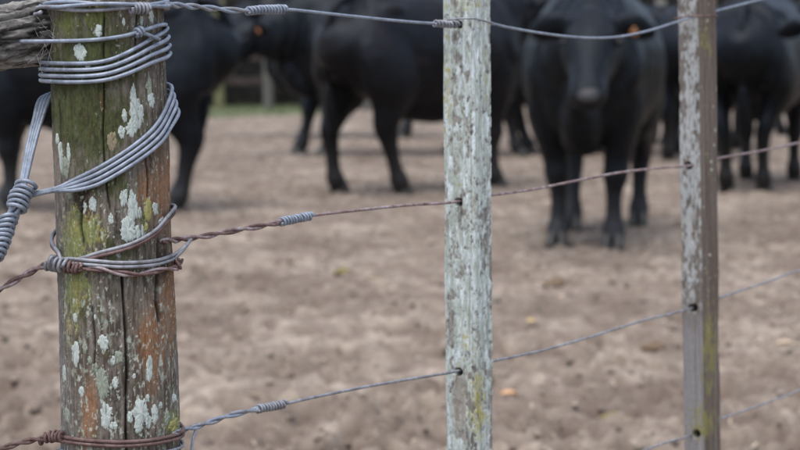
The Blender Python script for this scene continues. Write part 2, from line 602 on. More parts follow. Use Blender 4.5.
# crusts of pale lichen on the post: x, y, width, height in the photo, tone
LICHEN = [(99, 31, 6, 12, 0), (80, 52, 12, 15, 0), (124, 22, 2.5, 8, 0), (142, 20, 2.5, 10, 0), (152, 17, 4, 10, 0), (88, 66, 5, 5, 0),
          (134, 95, 5, 20, 0), (137, 113, 13, 30, 0), (125, 116, 5, 12, 0), (122, 132, 6, 12, 0), (132, 128, 9, 16, 0), (150, 86, 4, 20, 1), (152, 100, 5, 14, 0), (112, 142, 9, 18, 2),
          (58, 139, 4, 10, 0), (61, 159, 5, 30, 0), (69, 153, 4, 18, 0), (66, 168, 8, 22, 1), (70, 190, 5, 18, 1),
          (84, 208, 5, 12, 0), (93, 204, 8, 14, 0), (111, 219, 5, 10, 0), (124, 197, 7, 17, 0), (133, 208, 9, 26, 0), (128, 230, 13, 28, 0), (137, 233, 6, 13, 0), (140, 213, 3.5, 11, 0), (132, 194, 3, 9, 0), (149, 210, 5, 22, 3), (156, 209, 5, 12, 0), (147, 227, 3, 8, 3), (143, 232, 3, 14, 0), (163, 222, 5, 9, 0),
          (75, 354, 8, 24, 0), (103, 343, 9, 15, 0), (85, 348, 5, 9, 1), (113, 361, 5, 10, 0), (119, 357, 8, 12, 1), (102, 383, 12, 30, 1), (115, 383, 6, 11, 0), (82, 391, 5, 10, 0), (149, 369, 5, 25, 0), (106, 416, 11, 24, 0), (114, 426, 7, 8, 0), (130, 417, 5, 12, 0), (141, 412, 13, 26, 0), (138, 426, 7, 14, 0), (148, 422, 5, 14, 0), (154, 414, 6, 17, 0), (134, 376, 3, 5, 0), (147, 398, 3.5, 8, 0), (167, 418, 4, 13, 1), (175, 398, 3, 8, 0), (175, 425, 8, 13, 3), (64, 374, 4, 16, 0), (67, 415, 5, 16, 1), (95, 368, 6, 10, 1), (75, 318, 4, 10, 0), (95, 317, 3, 5, 0), (160, 405, 3, 7, 0), (90, 360, 4, 7, 1), (70, 330, 5, 12, 2)]
TONES = [srgb(184, 192, 186), srgb(146, 152, 138), srgb(142, 131, 108), srgb(160, 154, 100)]
for i, (x, y, w, h, tone) in enumerate(LICHEN):
    t0, z0 = post_theta(x, y)
    cosf = max(0.35, math.cos(t0))
    R0 = float(post_r(z0))
    a, b = w / 2 / PXM / cosf, h / 2 / PXM
    ns = 44
    ang = np.linspace(0, 2 * math.pi, ns, endpoint=False)
    wob = 1.1 + 0.62 * fbm(np.cos(ang) * 1.9 + i * 7.1, np.sin(ang) * 1.9, 0 * ang + i * 1.37, 141, 4, 0.75)
    vs, cs = [], []
    for k, (rr, hh) in enumerate(((1.0, -0.0004), (0.94, 0.00025), (0.65, 0.0004), (0.3, 0.00045), (0.01, 0.0005))):
        w2 = wob if k < 2 else 1 + (wob - 1) * rr * rr
        th = t0 + rr * w2 * a * np.cos(ang) / R0
        z = z0 + rr * w2 * b * np.sin(ang)
        rad, _ = post_surface(th, z)
        rad = rad + hh + (0.0003 * vnoise(th * 120, z * 1500, 0 * th, 145) if k else 0)
        vs.append(np.stack([POST.c(z) + rad * np.sin(th), Y_POST - rad * np.cos(th), z], -1))
        cv = TONES[tone][None] * (0.86 + 0.3 * vnoise(th * 90, z * 1200, 0 * th + i, 149))[:, None]
        cs.append(np.clip(cv * (0.8 if k == 0 else 1), 0, 1))
    link('lichen_patch', mesh(np.concatenate(vs), grid_faces(5, ns, True), np.concatenate(cs)), ROOT_POST, M['lichen'])


# ------------------------------------------------------------------ battens
class Batten:
    pass


def make_batten(name, up, w1, w2, rot, label, style, seed, holes):
    """split batten: rounded rectangle; local a axis runs across the face that looks left, b across the face that looks right"""
    root = thing(name, label, 'post', (up.c(0), up.Y, 0), 'battens of the wire fence')
    n = 176
    # perimeter of a rounded rectangle (superellipse-like)
    ang = np.linspace(-math.pi, math.pi, n, endpoint=False)
    e = 9.0
    cu = 1 / (np.abs(np.cos(ang)) ** e + np.abs(np.sin(ang)) ** e) ** (1 / e)
    A = w1 / 2 * cu * np.cos(ang)
    B = w2 / 2 * cu * np.sin(ang)
    # even out the spacing along the outline
    s = np.concatenate([[0], np.cumsum(np.hypot(np.diff(np.append(A, A[0])), np.diff(np.append(B, B[0]))))])
    q = np.linspace(0, s[-1], n, endpoint=False)
    A = np.interp(q, s, np.append(A, A[0]))
    B = np.interp(q, s, np.append(B, B[0]))
    zlo, zhi = at_y(0, 470, up.Y).z, at_y(0, -40, up.Y).z
    zz = np.concatenate([np.linspace(-0.02, zlo, 30)[:-1], np.linspace(zlo, zhi, 560), [zhi + 0.012]])
    AA, Z = np.meshgrid(A, zz)
    BB, _ = np.meshgrid(B, zz)
    rad = np.hypot(AA, BB)
    na, nb = AA / rad, BB / rad
    fx, fb = AA * 1000, BB * 1000
    grain = 0.0007 * fbm(fx / 3.2, fb / 3.2, Z * 14, seed, 4, 0.6)
    lump = 0.0025 * fbm(fx / 40, fb / 40, Z * 5, seed + 5, 3)
    split = -0.0028 * np.clip(1 - 9 * np.abs(fbm(fx / 11, fb / 11, Z * 2.2, seed + 9, 2)), 0, 1)
    d = grain + lump + split
    lich_n = fbm(fx / 6, fb / 6, Z * 88, seed + 13, 5, 0.62)
    lich_m = fbm(fx / 3.2, fb / 3.2, Z * 95, seed + 17, 3, 0.6)
    lich_w = fbm(fx / 14, fb / 14, Z * 9, seed + 21, 3)
    g = fbm(fx / 2.2, fb / 2.2, Z * 9, seed + 25, 4, 0.6)
    ca, sa = math.cos(rot), math.sin(rot)
    WX = up.c(Z) + AA * ca + BB * sa
    WY = up.Y - AA * sa + BB * ca
    px, py = px_of(WX, WY, Z)
    left = BB < -w2 / 2 * 0.8
    c = np.ones(Z.shape + (3,)) * srgb(128, 120, 112)
    c[:] = srgb(142, 138, 132) if style == 'lichen' else srgb(112, 103, 96)
    c = mixc(c, srgb(98, 95, 91) if style == 'lichen' else srgb(78, 70, 64), sstep(-0.15, 0.45, g) * 0.9)
    if style == 'lichen':
        fine_ = fbm(fx / 2.6, fb / 2.6, Z * 240, seed + 33, 4, 0.65)
        tone = fbm(fx / 4, fb / 4, Z * 60, seed + 37, 3, 0.6)
        mask = sstep(-0.22, 0.2, lich_n + 0.6 * lich_w + 0.14 + 0.35 * fine_)
        c = mixc(c, srgb(124, 128, 108), sstep(-0.3, 0.05, lich_n + 0.25 * lich_w + 0.3 * fine_) * 0.6)
        c = mixc(c, srgb(184, 192, 190), mask * 0.9)
        c = mixc(c, srgb(150, 156, 146), mask * sstep(-0.1, 0.35, tone + 0.3 * lich_m) * 0.75)
        c = mixc(c, srgb(205, 214, 218), mask * sstep(0.15, 0.4, -tone) * 0.7)
        c = mixc(c, srgb(74, 68, 62), sstep(0.32, 0.46, -fine_ - 0.25 * lich_n) * 0.6)
        yl = blob(px, py, 478, 405, 9, 42) + 0.6 * blob(px, py, 466, 345, 5, 22) + 0.6 * blob(px, py, 447, 90, 5, 50) + 0.5 * blob(px, py, 486, 75, 5, 40) + 0.6 * blob(px, py, 470, 4, 18, 10)
        c = mixc(c, srgb(158, 148, 84), sstep(0.3, 0.85, yl * 0.8 + 0.6 * lich_n + 0.7 * fine_) * 0.85)
        c = mixc(c, srgb(140, 128, 116), sstep(0.35, 0.8, blob(px, py, 460, 400, 9, 40) + 0.3 * lich_n) * 0.7)
        relief = 0.0007 * mask
    else:
        # left face carries a pale crust, right face is bare brown-grey wood
        mask = sstep(-0.22, 0.25, lich_n * 0.9 + 0.4 * lich_w - 0.08 + 0.3 * lich_m + 0.2 * blob(px, py, 690, 120, 12, 120)) * left * sstep(330, 290, py)
        c = mixc(c, srgb(96, 84, 76), (1 - left) * 0.8 * sstep(-0.5, 0.3, g))
        c = mixc(c, srgb(168, 170, 170), mask * 0.85)
        c = mixc(c, srgb(146, 143, 146), left * sstep(300, 340, py) * 0.6)
        spots = sstep(0.45, 0.55, lich_n + 0.12 * lich_w) * (1 - left)
        c = mixc(c, srgb(182, 186, 172), spots * 0.8)
        yl = blob(px, py, 710, 350, 9, 45) + blob(px, py, 702, 425, 14, 18) + 0.5 * blob(px, py, 682, 250, 4, 60) + 0.5 * blob(px, py, 705, 40, 8, 25)
        c = mixc(c, srgb(128, 122, 76), sstep(0.25, 0.95, yl * 0.9 + 0.7 * lich_n + 0.7 * lich_m) * 0.85)
        relief = 0.0006 * mask
    d = d + relief
    # drilled wire holes
    hole = np.zeros_like(Z)
    for hx, hy in holes:
        pz = np.hypot((px - hx), (py - hy))
        hole = np.maximum(hole, sstep(4.6, 2.6, pz) * left)
    dark = hole > 0.3
    inset = hole * 0.012
    c = mixc(c, srgb(26, 22, 20), hole)
    AA2 = AA + na * d
    BB2 = BB + nb * d + inset
    WX = up.c(Z) + AA2 * ca + BB2 * sa
    WY = up.Y - AA2 * sa + BB2 * ca
    V = np.stack([WX, WY, Z], -1)
    V[-1, :, 0] = up.c(zhi) + (V[-2, :, 0] - up.c(zhi)) * 0.8
    V[-1, :, 1] = up.Y + (V[-2, :, 1] - up.Y) * 0.8
    V = V.reshape(-1, 3)
    fcs = grid_faces(len(zz), n, True)
    me_v = np.concatenate([V, [[up.c(zhi), up.Y, zhi + 0.014]]])
    last = np.arange((len(zz) - 1) * n, len(zz) * n)
    tri = np.stack([last, np.roll(last, -1), np.full(n, len(V)), np.full(n, len(V))], -1)
    fcs = np.concatenate([fcs, tri])
    cc = np.concatenate([c.reshape(-1, 3), [srgb(120, 112, 104)]])
    me = bpy.data.meshes.new('mesh')
    quads = [tuple(f) for f in fcs[:-n].tolist()]
    tris = [tuple(f[:3]) for f in fcs[-n:].tolist()]
    me.from_pydata(me_v.tolist(), [], quads + tris)
    a = me.color_attributes.new('Col', 'FLOAT_COLOR', 'POINT')
    c4 = np.ones((len(me_v), 4), np.float32)
    c4[:, :3] = np.clip(cc, 0, 1)
    a.data.foreach_set('color', c4.ravel())
    link('batten_shaft', me, root, M['wood'])
    return root


MID = Upright(466.5, 470.0, Y_MID)
THIRD = Upright(696.5, 703.0, Y_THIRD)
a0 = (at_y(176, 240, Y_POST).x, Y_POST)
a1 = (MID.c(0.9), Y_MID)
a2 = (THIRD.c(0.9), Y_THIRD)
ROT1 = R_(40)      # turn of the face that looks back along the fence
BAT1 = make_batten('fence_batten', MID, 0.044, 0.032, ROT1, 'slim batten crusted with pale grey lichen, nearest to the thick post', 'lichen', 201, [(458, 25), (458, 202.5), (459, 372)])
BAT2 = make_batten('fence_batten', THIRD, 0.036, 0.042, R_(50), 'brown-grey batten with one pale side, in front of the staring cow\'s flank', 'split', 301, [(688, 166), (693, 308), (696, 434)])


# ------------------------------------------------------------------ wires
def catmull(pts, step=0.0025):
    P = np.array([tuple(p) for p in pts], float)
    P = np.vstack([2 * P[0] - P[1], P, 2 * P[-1] - P[-2]])
    out = []
    for i in range(1, len(P) - 2):
        p0, p1, p2, p3 = P[i - 1:i + 3]
        d = np.linalg.norm(p2 - p1)
        n = max(2, int(d / step))
        t = np.linspace(0, 1, n, endpoint=False)[:, None]
        # centripetal-ish tangents limited by the segment length
        m1 = (p2 - p0) * 0.5
        m2 = (p3 - p1) * 0.5
        l1, l2 = np.linalg.norm(m1), np.linalg.norm(m2)
        if l1 > d: m1 = m1 * d / l1
        if l2 > d: m2 = m2 * d / l2
        h = 2 * t ** 3 - 3 * t ** 2 + 1, t ** 3 - 2 * t ** 2 + t, -2 * t ** 3 + 3 * t ** 2, t ** 3 - t ** 2
        out.append(h[0] * p1 + h[1] * m1 + h[2] * p2 + h[3] * m2)
    out.append(P[-2][None])
    return np.concatenate(out)


def frames(P):
    T = np.gradient(P, axis=0)
    T /= np.linalg.norm(T, axis=1, keepdims=True) + 1e-12
    n = np.cross(T[0], (0.1, 0.2, 1.0))
    n /= np.linalg.norm(n)
    Ns = np.empty_like(P)
    for i in range(len(P)):
        n = n - T[i] * np.dot(n, T[i])
        n /= np.linalg.norm(n) + 1e-12
        Ns[i] = n
    return T, Ns, np.cross(T, Ns)


def tube(P, r, sides=8):
    T, Ns, B = frames(P)
    a = np.linspace(0, 2 * math.pi, sides, endpoint=False)
    ring = Ns[:, None] * np.cos(a)[None, :, None] + B[:, None] * np.sin(a)[None, :, None]
    rr = np.asarray(r) * np.ones(len(P))
    V = (P[:, None] + ring * rr[:, None, None]).reshape(-1, 3)
    V = np.concatenate([V, P[:1], P[-1:]])
    Fq = grid_faces(len(P), sides, True)
    i0, i1 = len(V) - 2, len(V) - 1
    k = np.arange(sides)
    c0 = np.stack([(k + 1) % sides, k, np.full(sides, i0)], -1)
    o = (len(P) - 1) * sides
    c1 = np.stack([o + k, o + (k + 1) % sides, np.full(sides, i1)], -1)
    return V, Fq, np.concatenate([c0, c1])


def join_tubes(tubes):
    vs, fq, ft, o = [], [], [], 0
    for V, q, t in tubes:
        vs.append(V); fq += (q + o).tolist(); ft += (t + o).tolist(); o += len(V)
    me = bpy.data.meshes.new('mesh')
    me.from_pydata(np.concatenate(vs).tolist(), [], fq + ft)
    return me


def wire(name, pts, r, material, parent, step=0.003, wob=0.0):
    P = catmull(pts, step)
    if wob:
        s = np.arange(len(P)) * step
        P = P + wob * np.stack([vnoise(s * 9, 0 * s + i, 0 * s + len(P), 151) for i in range(3)], -1)
    return link(name, join_tubes([tube(P, r)]), parent, material)


def twisted(name, pts, r, pitch, mats, parent, n=2, off=None, step=0.002, phase=0.0, taper=False):
    P = catmull(pts, step)
    T, Ns, B = frames(P)
    s = np.concatenate([[0], np.cumsum(np.linalg.norm(np.diff(P, axis=0), axis=1))])
    off = off or r * 1.02
    for k in range(n):
        ph = 2 * math.pi * (s / pitch + 0.25 * np.sin(s / pitch * 1.3)) + 2 * math.pi * k / n + phase
        Q = P + off * (Ns * np.cos(ph)[:, None] + B * np.sin(ph)[:, None])
        link(name, join_tubes([tube(Q, r)]), parent, mats[k % len(mats)])


def coil(name, pts, R, r, turns, material, parent, loose=0.0, tilt=0.0):
    P = catmull(pts, 0.0006)
    T, Ns, B = frames(P)
    t = np.linspace(0, 1, len(P))
    m = max(len(P), int(turns * 22))
    idx = np.linspace(0, len(P) - 1, m)
    Pi = np.stack([np.interp(idx, np.arange(len(P)), P[:, i]) for i in range(3)], -1)
    Ni = np.stack([np.interp(idx, np.arange(len(P)), Ns[:, i]) for i in range(3)], -1)
    Bi = np.stack([np.interp(idx, np.arange(len(P)), B[:, i]) for i in range(3)], -1)
    Ti = np.stack([np.interp(idx, np.arange(len(P)), T[:, i]) for i in range(3)], -1)
    ph = 2 * math.pi * turns * np.linspace(0, 1, m)
    ph = ph + 0.5 * vnoise(ph / 5.0, 0 * ph + turns, 0 * ph + R * 1000, 163)
    rad = R + (loose or 0.0004) * vnoise(ph * 0.7, 0 * ph, 0 * ph + turns, 161)
    Q = Pi + rad[:, None] * (Ni * np.cos(ph)[:, None] + Bi * np.sin(ph)[:, None]) + Ti * (tilt * np.cos(ph + 0.7))[:, None]
    return link(name, join_tubes([tube(Q, r, 8)]), parent, material)


def on_post(x, y, off=0.002):
    """point lying on the near side of the post at photo pixel x, y"""
    th, z = post_theta(x, y)
    R = float(post_r(z)) + off
    return Vector((POST.c(z) + R * math.sin(th), Y_POST - R * math.cos(th), z))


def round_post(deg, y, off=0.002):
    """point at an angle round the post (0 faces the camera, 90 right edge), at the image height y"""
    th = R_(deg)
    z = at_y(0, y, Y_POST).z
    R = float(post_r(z)) + off
    Yd = Y_POST - R * math.cos(th)
    z = at_y(0, y, Yd).z if abs(deg) <= 100 else z
    return Vector((POST.c(z) + R * math.sin(th), Yd, z))


WR = 0.0019
# --- binding wire that lashes the rail to the post
bind = thing('binding_wire', 'grey wire lashed four times round the post top below its hooked end', 'wire', tuple(on_post(100, 70)))
pts = [at_y(20, 41.5, 1.690), at_y(35, 41.3, 1.675), on_post(62, 41, 0.006), on_post(80, 40.5, 0.003), on_post(100, 39.3, 0.003), on_post(120, 36.5, 0.003), on_post(134, 33, 0.003), on_post(146, 28.5, 0.004), on_post(157, 25, 0.004), round_post(88, 25, 0.003), round_post(125, 30), round_post(180, 45), round_post(235, 56)]
yr = [29, 37.5, 45.5, 54]
yl = [62.5, 68.8, 74.8, 80.5]
for k in range(4):
    a, b = yl[k], yr[k]
    o = 0.0035 + 0.0006 * k
    pts += [round_post(-98, a - 1, 0.010), round_post(-80, a + 0.3, 0.009), round_post(-58, a + 1.0, 0.005), on_post(72, a + 1.4, o)]
    for xx, f in ((92, 0.02), (108, 0.10), (122, 0.26), (136, 0.48), (148, 0.70)):
        pts.append(on_post(xx, a + 1.4 + (b - a - 1.4) * f, o))
    pts += [round_post(78, b + 3, o), round_post(92, b - 1, o)]
    if k < 3:
        nx = yl[k + 1]
        pts += [round_post(130, b + 3), round_post(180, (b + nx) / 2), round_post(230, nx - 4, 0.005)]
    else:
        pts += [round_post(130, b + 2), round_post(170, b + 8)]
wire('wound_strand', pts, WR, M['galv'], bind, 0.003, 0.0004)
coil('hook_twist', [on_post(133.5, 33.3, 0.0035), on_post(140, 31.2, 0.0035)], 0.0036, 0.0017, 2.2, M['galv'], bind)
wire('wire_tail', [on_post(139, 32.5, 0.006), on_post(146, 36, 0.007), on_post(153, 39.5, 0.0075)], 0.0017, M['galv'], bind)

# --- brace wire: strands sweep round the post and are twitched together on the left
brace = thing('brace_wire', 'bundle of grey wires slanting across the post into a twisted knot', 'wire', tuple(on_post(100, 170)))
KY = 1.675
S0 = [(168.0, 84), (166, 100), (152, 126), (130, 147), (100, 167), (76, 180)]
S3 = [(170.5, 112), (168, 124), (155, 143), (132, 163), (100, 183.5), (78, 190)]
for k in range(4):
    f = k / 3
    mixp = lambda i: (S0[i][0] * (1 - f) + S3[i][0] * f, S0[i][1] * (1 - f) + S3[i][1] * f)
    o = 0.003 + 0.0006 * k
    p = [at_y(30 + k, 194 + 0.6 * k, KY + 0.004), at_y(44, 191.3 + 0.5 * k, KY), at_y(59, 187.3 + 1.1 * k, KY - 0.004)]
    p += [on_post(*mixp(5), o + 0.001), on_post(*mixp(4), o), on_post(*mixp(3), o), on_post(*mixp(2), o + 0.001)]
    ey = S0[1][1] * (1 - f) + S3[1][1] * f
    p += [round_post(76, ey + 4, o + 0.0015), round_post(96, ey - 14, o + 0.002 + 0.0012 * k), round_post(140, 84 + 5 * k, 0.004), round_post(185, 84 + 3 * k, 0.004), round_post(232, 88 + 2 * k, 0.004 + 0.002 * k), round_post(262, 96 + k, 0.003 + 0.0035 * k)]
    p += [at_y(38 - 2.6 * k + 3, 121, 1.712), at_y(31 - 2.2 * k + 2, 150, 1.695), at_y(26.5 - 1.6 * k, 178, KY + 0.01), at_y(23 - 1.2 * k, 192, KY + 0.006)]
    wire('brace_strand', p, WR, M['galv'], brace, 0.003, 0.0006)
kp = [at_y(26, 186, KY), at_y(20, 199, KY), at_y(13, 214, KY), at_y(5, 232, KY - 0.004), at_y(-6, 256, KY - 0.01), at_y(-40, 330, KY - 0.03), at_y(-200, 680, KY - 0.15)]
twisted('bundle_strand', kp, WR, 0.11, [M['galv']], brace, 5, 0.0042, 0.003)
coil('knot_coil', [at_y(27, 183.5, KY), at_y(20.5, 197, KY), at_y(15, 210, KY)], 0.0082, WR * 1.02, 5.6, M['galv'], brace, 0.001, 0.0055)
coil('knot_coil', [at_y(8, 217, KY), at_y(1, 236, KY - 0.004), at_y(-8, 262, KY - 0.01)], 0.0084, WR * 1.02, 9, M['galv'], brace, 0.001, 0.0055)

# --- fence strands
def fence_pts(px_list):
    out = []
    for x, y in px_list:
        out.append(on_plan(x, y, a0, a1) if x <= 467 else on_plan(x, y, a1, a2))
    return out


FR = 0.00155
# top strand
top = thing('fence_wire', 'top fence wire, silvery, sagging between the two battens', 'wire', tuple(at_y(170, 6, Y_POST)), 'strands of the wire fence')
wire('single_strand', fence_pts([(246, 11.2), (285, 9.6), (300, 10.5), (350, 16), (405, 21.5), (436, 23.6), (458, 24.6)]), FR, M['galv'], top)
twisted('twisted_strand', [round_post(70, 6.5, 0.004)] + fence_pts([(172, 5.0), (200, 7.2), (228, 10.0), (252, 11)]), 0.0016, 0.045, [M['galv'], M['galv_dull']], top, 2)
coil('splice_coil', fence_pts([(247, 11), (266, 9.6), (285, 9.4)]), 0.0034, 0.0014, 12, M['galv'], top)
wire('single_strand', fence_pts([(458, 24.6), (492, 24.0), (506, 27), (535, 32.2), (565, 36.2), (595, 38.0), (622, 36.3), (650, 30.3), (675, 22.5), (692, 17.5), (714, 11.5), (770, -2.5), (830, -15), (1000, -42)]), FR, M['galv'], top)
coil('splice_coil', fence_pts([(434, 23.5), (446, 24.2), (457, 24.6)]), 0.0030, 0.0013, 7, M['galv_dull'], top)
# loops of the top strand round the post head, with crossing twists
for q, (yl_, yr_, o, m_) in enumerate(((3.0, 3.5, 0.004, M['galv']), (9.5, 7.0, 0.004, M['galv_dull']), (6.0, 4.0, 0.0075, M['galv']))):
    pp = [round_post(dg, yl_ + (yr_ - yl_) * (dg + 95) / 190 + 1.8 * math.sin(R_(dg) * 3 + q * 2.1), o) for dg in range(-100, 101, 20)]
    pp += [round_post(dg, (yl_ + yr_) / 2, 0.003) for dg in (130, 180, 230)] + [round_post(-104, yl_ + 0.4, o)]
    wire('post_loop', pp, 0.0018, m_, top, 0.003, 0.0005)
coil('splice_coil', [on_post(128, 8.4, 0.0055), on_post(144, 8.2, 0.0055)], 0.0042, 0.0015, 5, M['galv_dull'], top)
wire('wire_tail', [on_post(70, 7, 0.007), round_post(-60, 7, 0.012), round_post(-78, 11.5, 0.012), round_post(-66, 14.5, 0.014), round_post(-56, 12, 0.012)], 0.0018, M['galv_dull'], top)
# ties of thin wire round the battens
def batten_tie(up, ya, yb, xa, xb, parent, m_):
    c = Vector((up.c(1.1), up.Y, 0))
    l, r = at_y(xa, ya, up.Y - 0.012), at_y(xb, yb, up.Y + 0.002)
    mid_ = at_y((xa + xb) / 2 + 6, ya - 2.6, up.Y - 0.034)
    b1, b2 = at_y(xb - 8, yb, up.Y + 0.032), at_y(xa + 8, ya, up.Y + 0.028)
    wire('batten_tie', [l, at_y((xa * 2 + xb) / 3, ya - 2.2, up.Y - 0.0315), mid_, at_y(xb - 5, yb - 1.2, up.Y - 0.018), r, b1, b2, l], 0.0011, m_, parent, 0.002)
batten_tie(MID, 21, 23, 440.5, 492.5, top, M['galv_dull'])
batten_tie(THIRD, 18.5, 16.5, 674.5, 717.5, top, M['rust'])

# second strand
sec = thing('fence_wire', 'second fence wire, rusty brown near the post, tied with tangled loops', 'wire', tuple(at_y(170, 242, Y_POST)), 'strands of the wire fence')
wire('single_strand', fence_pts([(276, 222.8), (295, 218.6), (312, 215.5), (360, 210), (410, 205), (452, 202.3), (492, 195.2), (530, 190), (570, 182), (620, 172.5), (660, 168), (688, 165.8), (717, 158.5), (760, 151), (800, 142.5), (1000, 104)]), FR, M['halfrust'], sec)
twisted('twisted_strand', [round_post(60, 241.5, 0.0015)] + fence_pts([(180, 239.6), (205, 236.2), (235, 230.5), (262, 226), (281, 222)]), 0.0016, 0.048, [M['rust'], M['halfrust']], sec, 2)
coil('splice_coil', fence_pts([(280, 222), (295, 219), (311, 215.8)]), 0.0033, 0.0014, 11, M['galv'], sec)
for k in range(2):
    d = 3.2 * k
    pp = [on_post(62, 262, 0.006), on_post(76, 259.5 + d * .6, 0.004), on_post(100, 252 + d, 0.003), on_post(130, 243.5 + d, 0.003), on_post(152, 231 + d, 0.003), round_post(68, 217 + d, 0.0035), round_post(90, 207 + d * .8, 0.004), round_post(130, 210), round_post(180, 222), round_post(225, 232), round_post(262, 231 + 2 * k, 0.003), round_post(-80, 241 + 3 * k, 0.004), on_post(63, 252 + k, 0.005), on_post(67, 261, 0.006)]
    wire('post_loop', pp, 0.0017, M['rust'] if k else M['galv_dull'], sec, 0.003, 0.0004)
for k in range(2):
    d = 3.6 * k
    j = fence_pts([(191, 239.2)])[0]
    pp = [j, at_y(184, 247 + d * .5, 1.715), round_post(82, 254 + d, 0.004), on_post(152, 260.5 + d, 0.004), on_post(122, 262.5 + d, 0.004), on_post(95, 260.5 + d, 0.004), on_post(72, 258.5 + d, 0.005), on_post(62, 262, 0.006)]
    wire('post_loop', pp, 0.0017, M['galv_dull'], sec, 0.003, 0.0004)
lp = [on_post(60, 267, 0.006), on_post(76, 268, 0.005), on_post(100, 268.5, 0.004), on_post(120, 272.5, 0.004), on_post(136, 274, 0.004), on_post(156, 270, 0.004), round_post(78, 268, 0.005), at_y(180, 264.5, 1.72), at_y(181, 260, 1.725)]
twisted('twisted_strand', lp, 0.0015, 0.05, [M['rust'], M['halfrust']], sec, 2)
coil('end_curl', [at_y(175, 266, 1.712), at_y(180.5, 263.5, 1.714)], 0.004, 0.0015, 1.8, M['rust'], sec)
coil('knot_coil', [on_post(58.5, 262.5, 0.005), on_post(64, 263, 0.006), on_post(72, 264.5, 0.006)], 0.0058, 0.0017, 4, M['galv_dull'], sec, 0.0012, 0.003)
coil('knot_coil', [at_y(47, 263, 1.70), at_y(55, 262, 1.695), at_y(61, 263.5, 1.685)], 0.0052, 0.0017, 4, M['galv_dull'], sec, 0.001, 0.003)
coil('knot_coil', [on_post(71, 265.5, 0.005), on_post(84, 267.5, 0.004)], 0.0044, 0.0016, 4, M['rust'], sec, 0.001, 0.002)
twisted('twisted_strand', [at_y(60, 263, 1.69), at_y(46, 265, 1.70), at_y(24, 275.5, 1.69), at_y(0, 289.5, 1.68), at_y(-40, 312, 1.66), at_y(-400, 500, 1.45)], 0.0017, 0.036, [M['rust'], M['halfrust']], sec, 2)

# third strand
thr = thing('fence_wire', 'third fence wire, twisted grey, leaving the post low at the right', 'wire', tuple(at_y(170, 432, Y_POST)), 'strands of the wire fence')
wire('single_strand', fence_pts([(256, 409.5), (284, 404), (320, 396), (370, 386), (420, 377.5), (456, 371.3), (492, 361.5), (540, 351), (590, 337), (640, 321.5), (692, 308.2), (718, 298), (755, 286), (800, 270), (1000, 205)]), FR, M['galv_dull'], thr)
twisted('twisted_strand', [round_post(68, 434, 0.002)] + fence_pts([(184, 430.2), (205, 424), (230, 415.5), (260, 408.8)]), 0.0016, 0.047, [M['galv'], M['galv_dull']], thr, 2)
coil('splice_coil', fence_pts([(257, 409.2), (271, 406.5), (285, 403.8)]), 0.0033, 0.0014, 10, M['galv_dull'], thr)
for k in range(2):
    d = 4.0 * k
    pp = [round_post(-85, 435 + d * .4, 0.004), on_post(66, 436 + d, 0.004), on_post(90, 439.5 + d, 0.003), on_post(122, 441 + d, 0.003), on_post(150, 439 + d, 0.003), round_post(72, 434 + d, 0.0035), round_post(92, 428 + d, 0.0035), round_post(130, 428), round_post(180, 430), round_post(230, 433), round_post(268, 435 + d * .4, 0.004)]
    wire('post_loop', pp, 0.0017, M['rust'], thr, 0.003, 0.0004)
pp = [round_post(-85, 449, 0.004), on_post(80, 454, 0.003), on_post(122, 456, 0.003), on_post(155, 453, 0.003), round_post(80, 447, 0.0035), round_post(110, 445, 0.003)]
wire('post_loop', pp, 0.0016, M['galv_dull'], thr)
twisted('twisted_strand', [on_post(64, 437, 0.004), at_y(50, 437.5, 1.70), at_y(24, 442, 1.69), at_y(0, 449, 1.68), at_y(-60, 468, 1.65), at_y(-400, 570, 1.45)], 0.0016, 0.034, [M['rust'], M['rust']], thr, 2)
coil('knot_coil', [at_y(40, 439, 1.70), at_y(52, 436.5, 1.695), at_y(64, 436.5, 1.68)], 0.0042, 0.0015, 5.5, M['rust'], thr, 0.001, 0.002)
wire('wire_tail', fence_pts([(196, 426.5), (195, 432), (192.5, 441), (191, 460)]), 0.0013, M['galv'], thr)

# fourth strand
fou = thing('fence_wire', 'lowest thin fence wire, crossing the bottom right corner', 'wire', tuple(at_y(690, 433, Y_THIRD)), 'strands of the wire fence')
wire('single_strand', fence_pts([(150, 640), (300, 590), (460, 534), (560, 486), (650, 448), (694, 434), (718, 420), (755, 407), (800, 390), (1000, 312)]), FR, M['galv_dull'], fou)

# ------------------------------------------------------------------ rail butting the post on the left
railT = thing('brace_rail', 'splintered dark wooden rail butting against the post at upper left', 'rail', tuple(at_y(50, 32, 1.725)))
p0, p1 = at_y(60, 28.5, 1.728), at_y(0, 37.5, 1.712)
dirr = (p1 - p0).normalized()
Lr = 1.5
xs = np.concatenate([np.linspace(0, 0.09, 130), np.linspace(0.0915, Lr, 60)])
na_ = 150
an = np.linspace(0, 2 * math.pi, na_, endpoint=False)
AN, XS = np.meshgrid(an, xs)
upv = np.array([0, 0, 1.0]); dv = np.array(dirr); sv = np.cross(dv, upv); sv /= np.linalg.norm(sv); uv = np.cross(sv, dv)
ca, sa = np.cos(AN), np.sin(AN)
ridge = np.abs(fbm(ca * 2.6, sa * 2.6, XS * 14, 401, 3, 0.55))
rad = 0.0305 + 0.004 * fbm(ca * 1.5, sa * 1.5, XS * 12, 405, 3) - 0.005 * np.clip(1 - 7 * ridge, 0, 1) + 0.0020 * fbm(ca * 9, sa * 9, XS * 110, 409, 4, 0.65)
rad = rad * (0.80 + 0.20 * sstep(0, 0.02, XS + 0.012 * fbm(ca * 4, sa * 4, 0 * XS, 413, 3)))
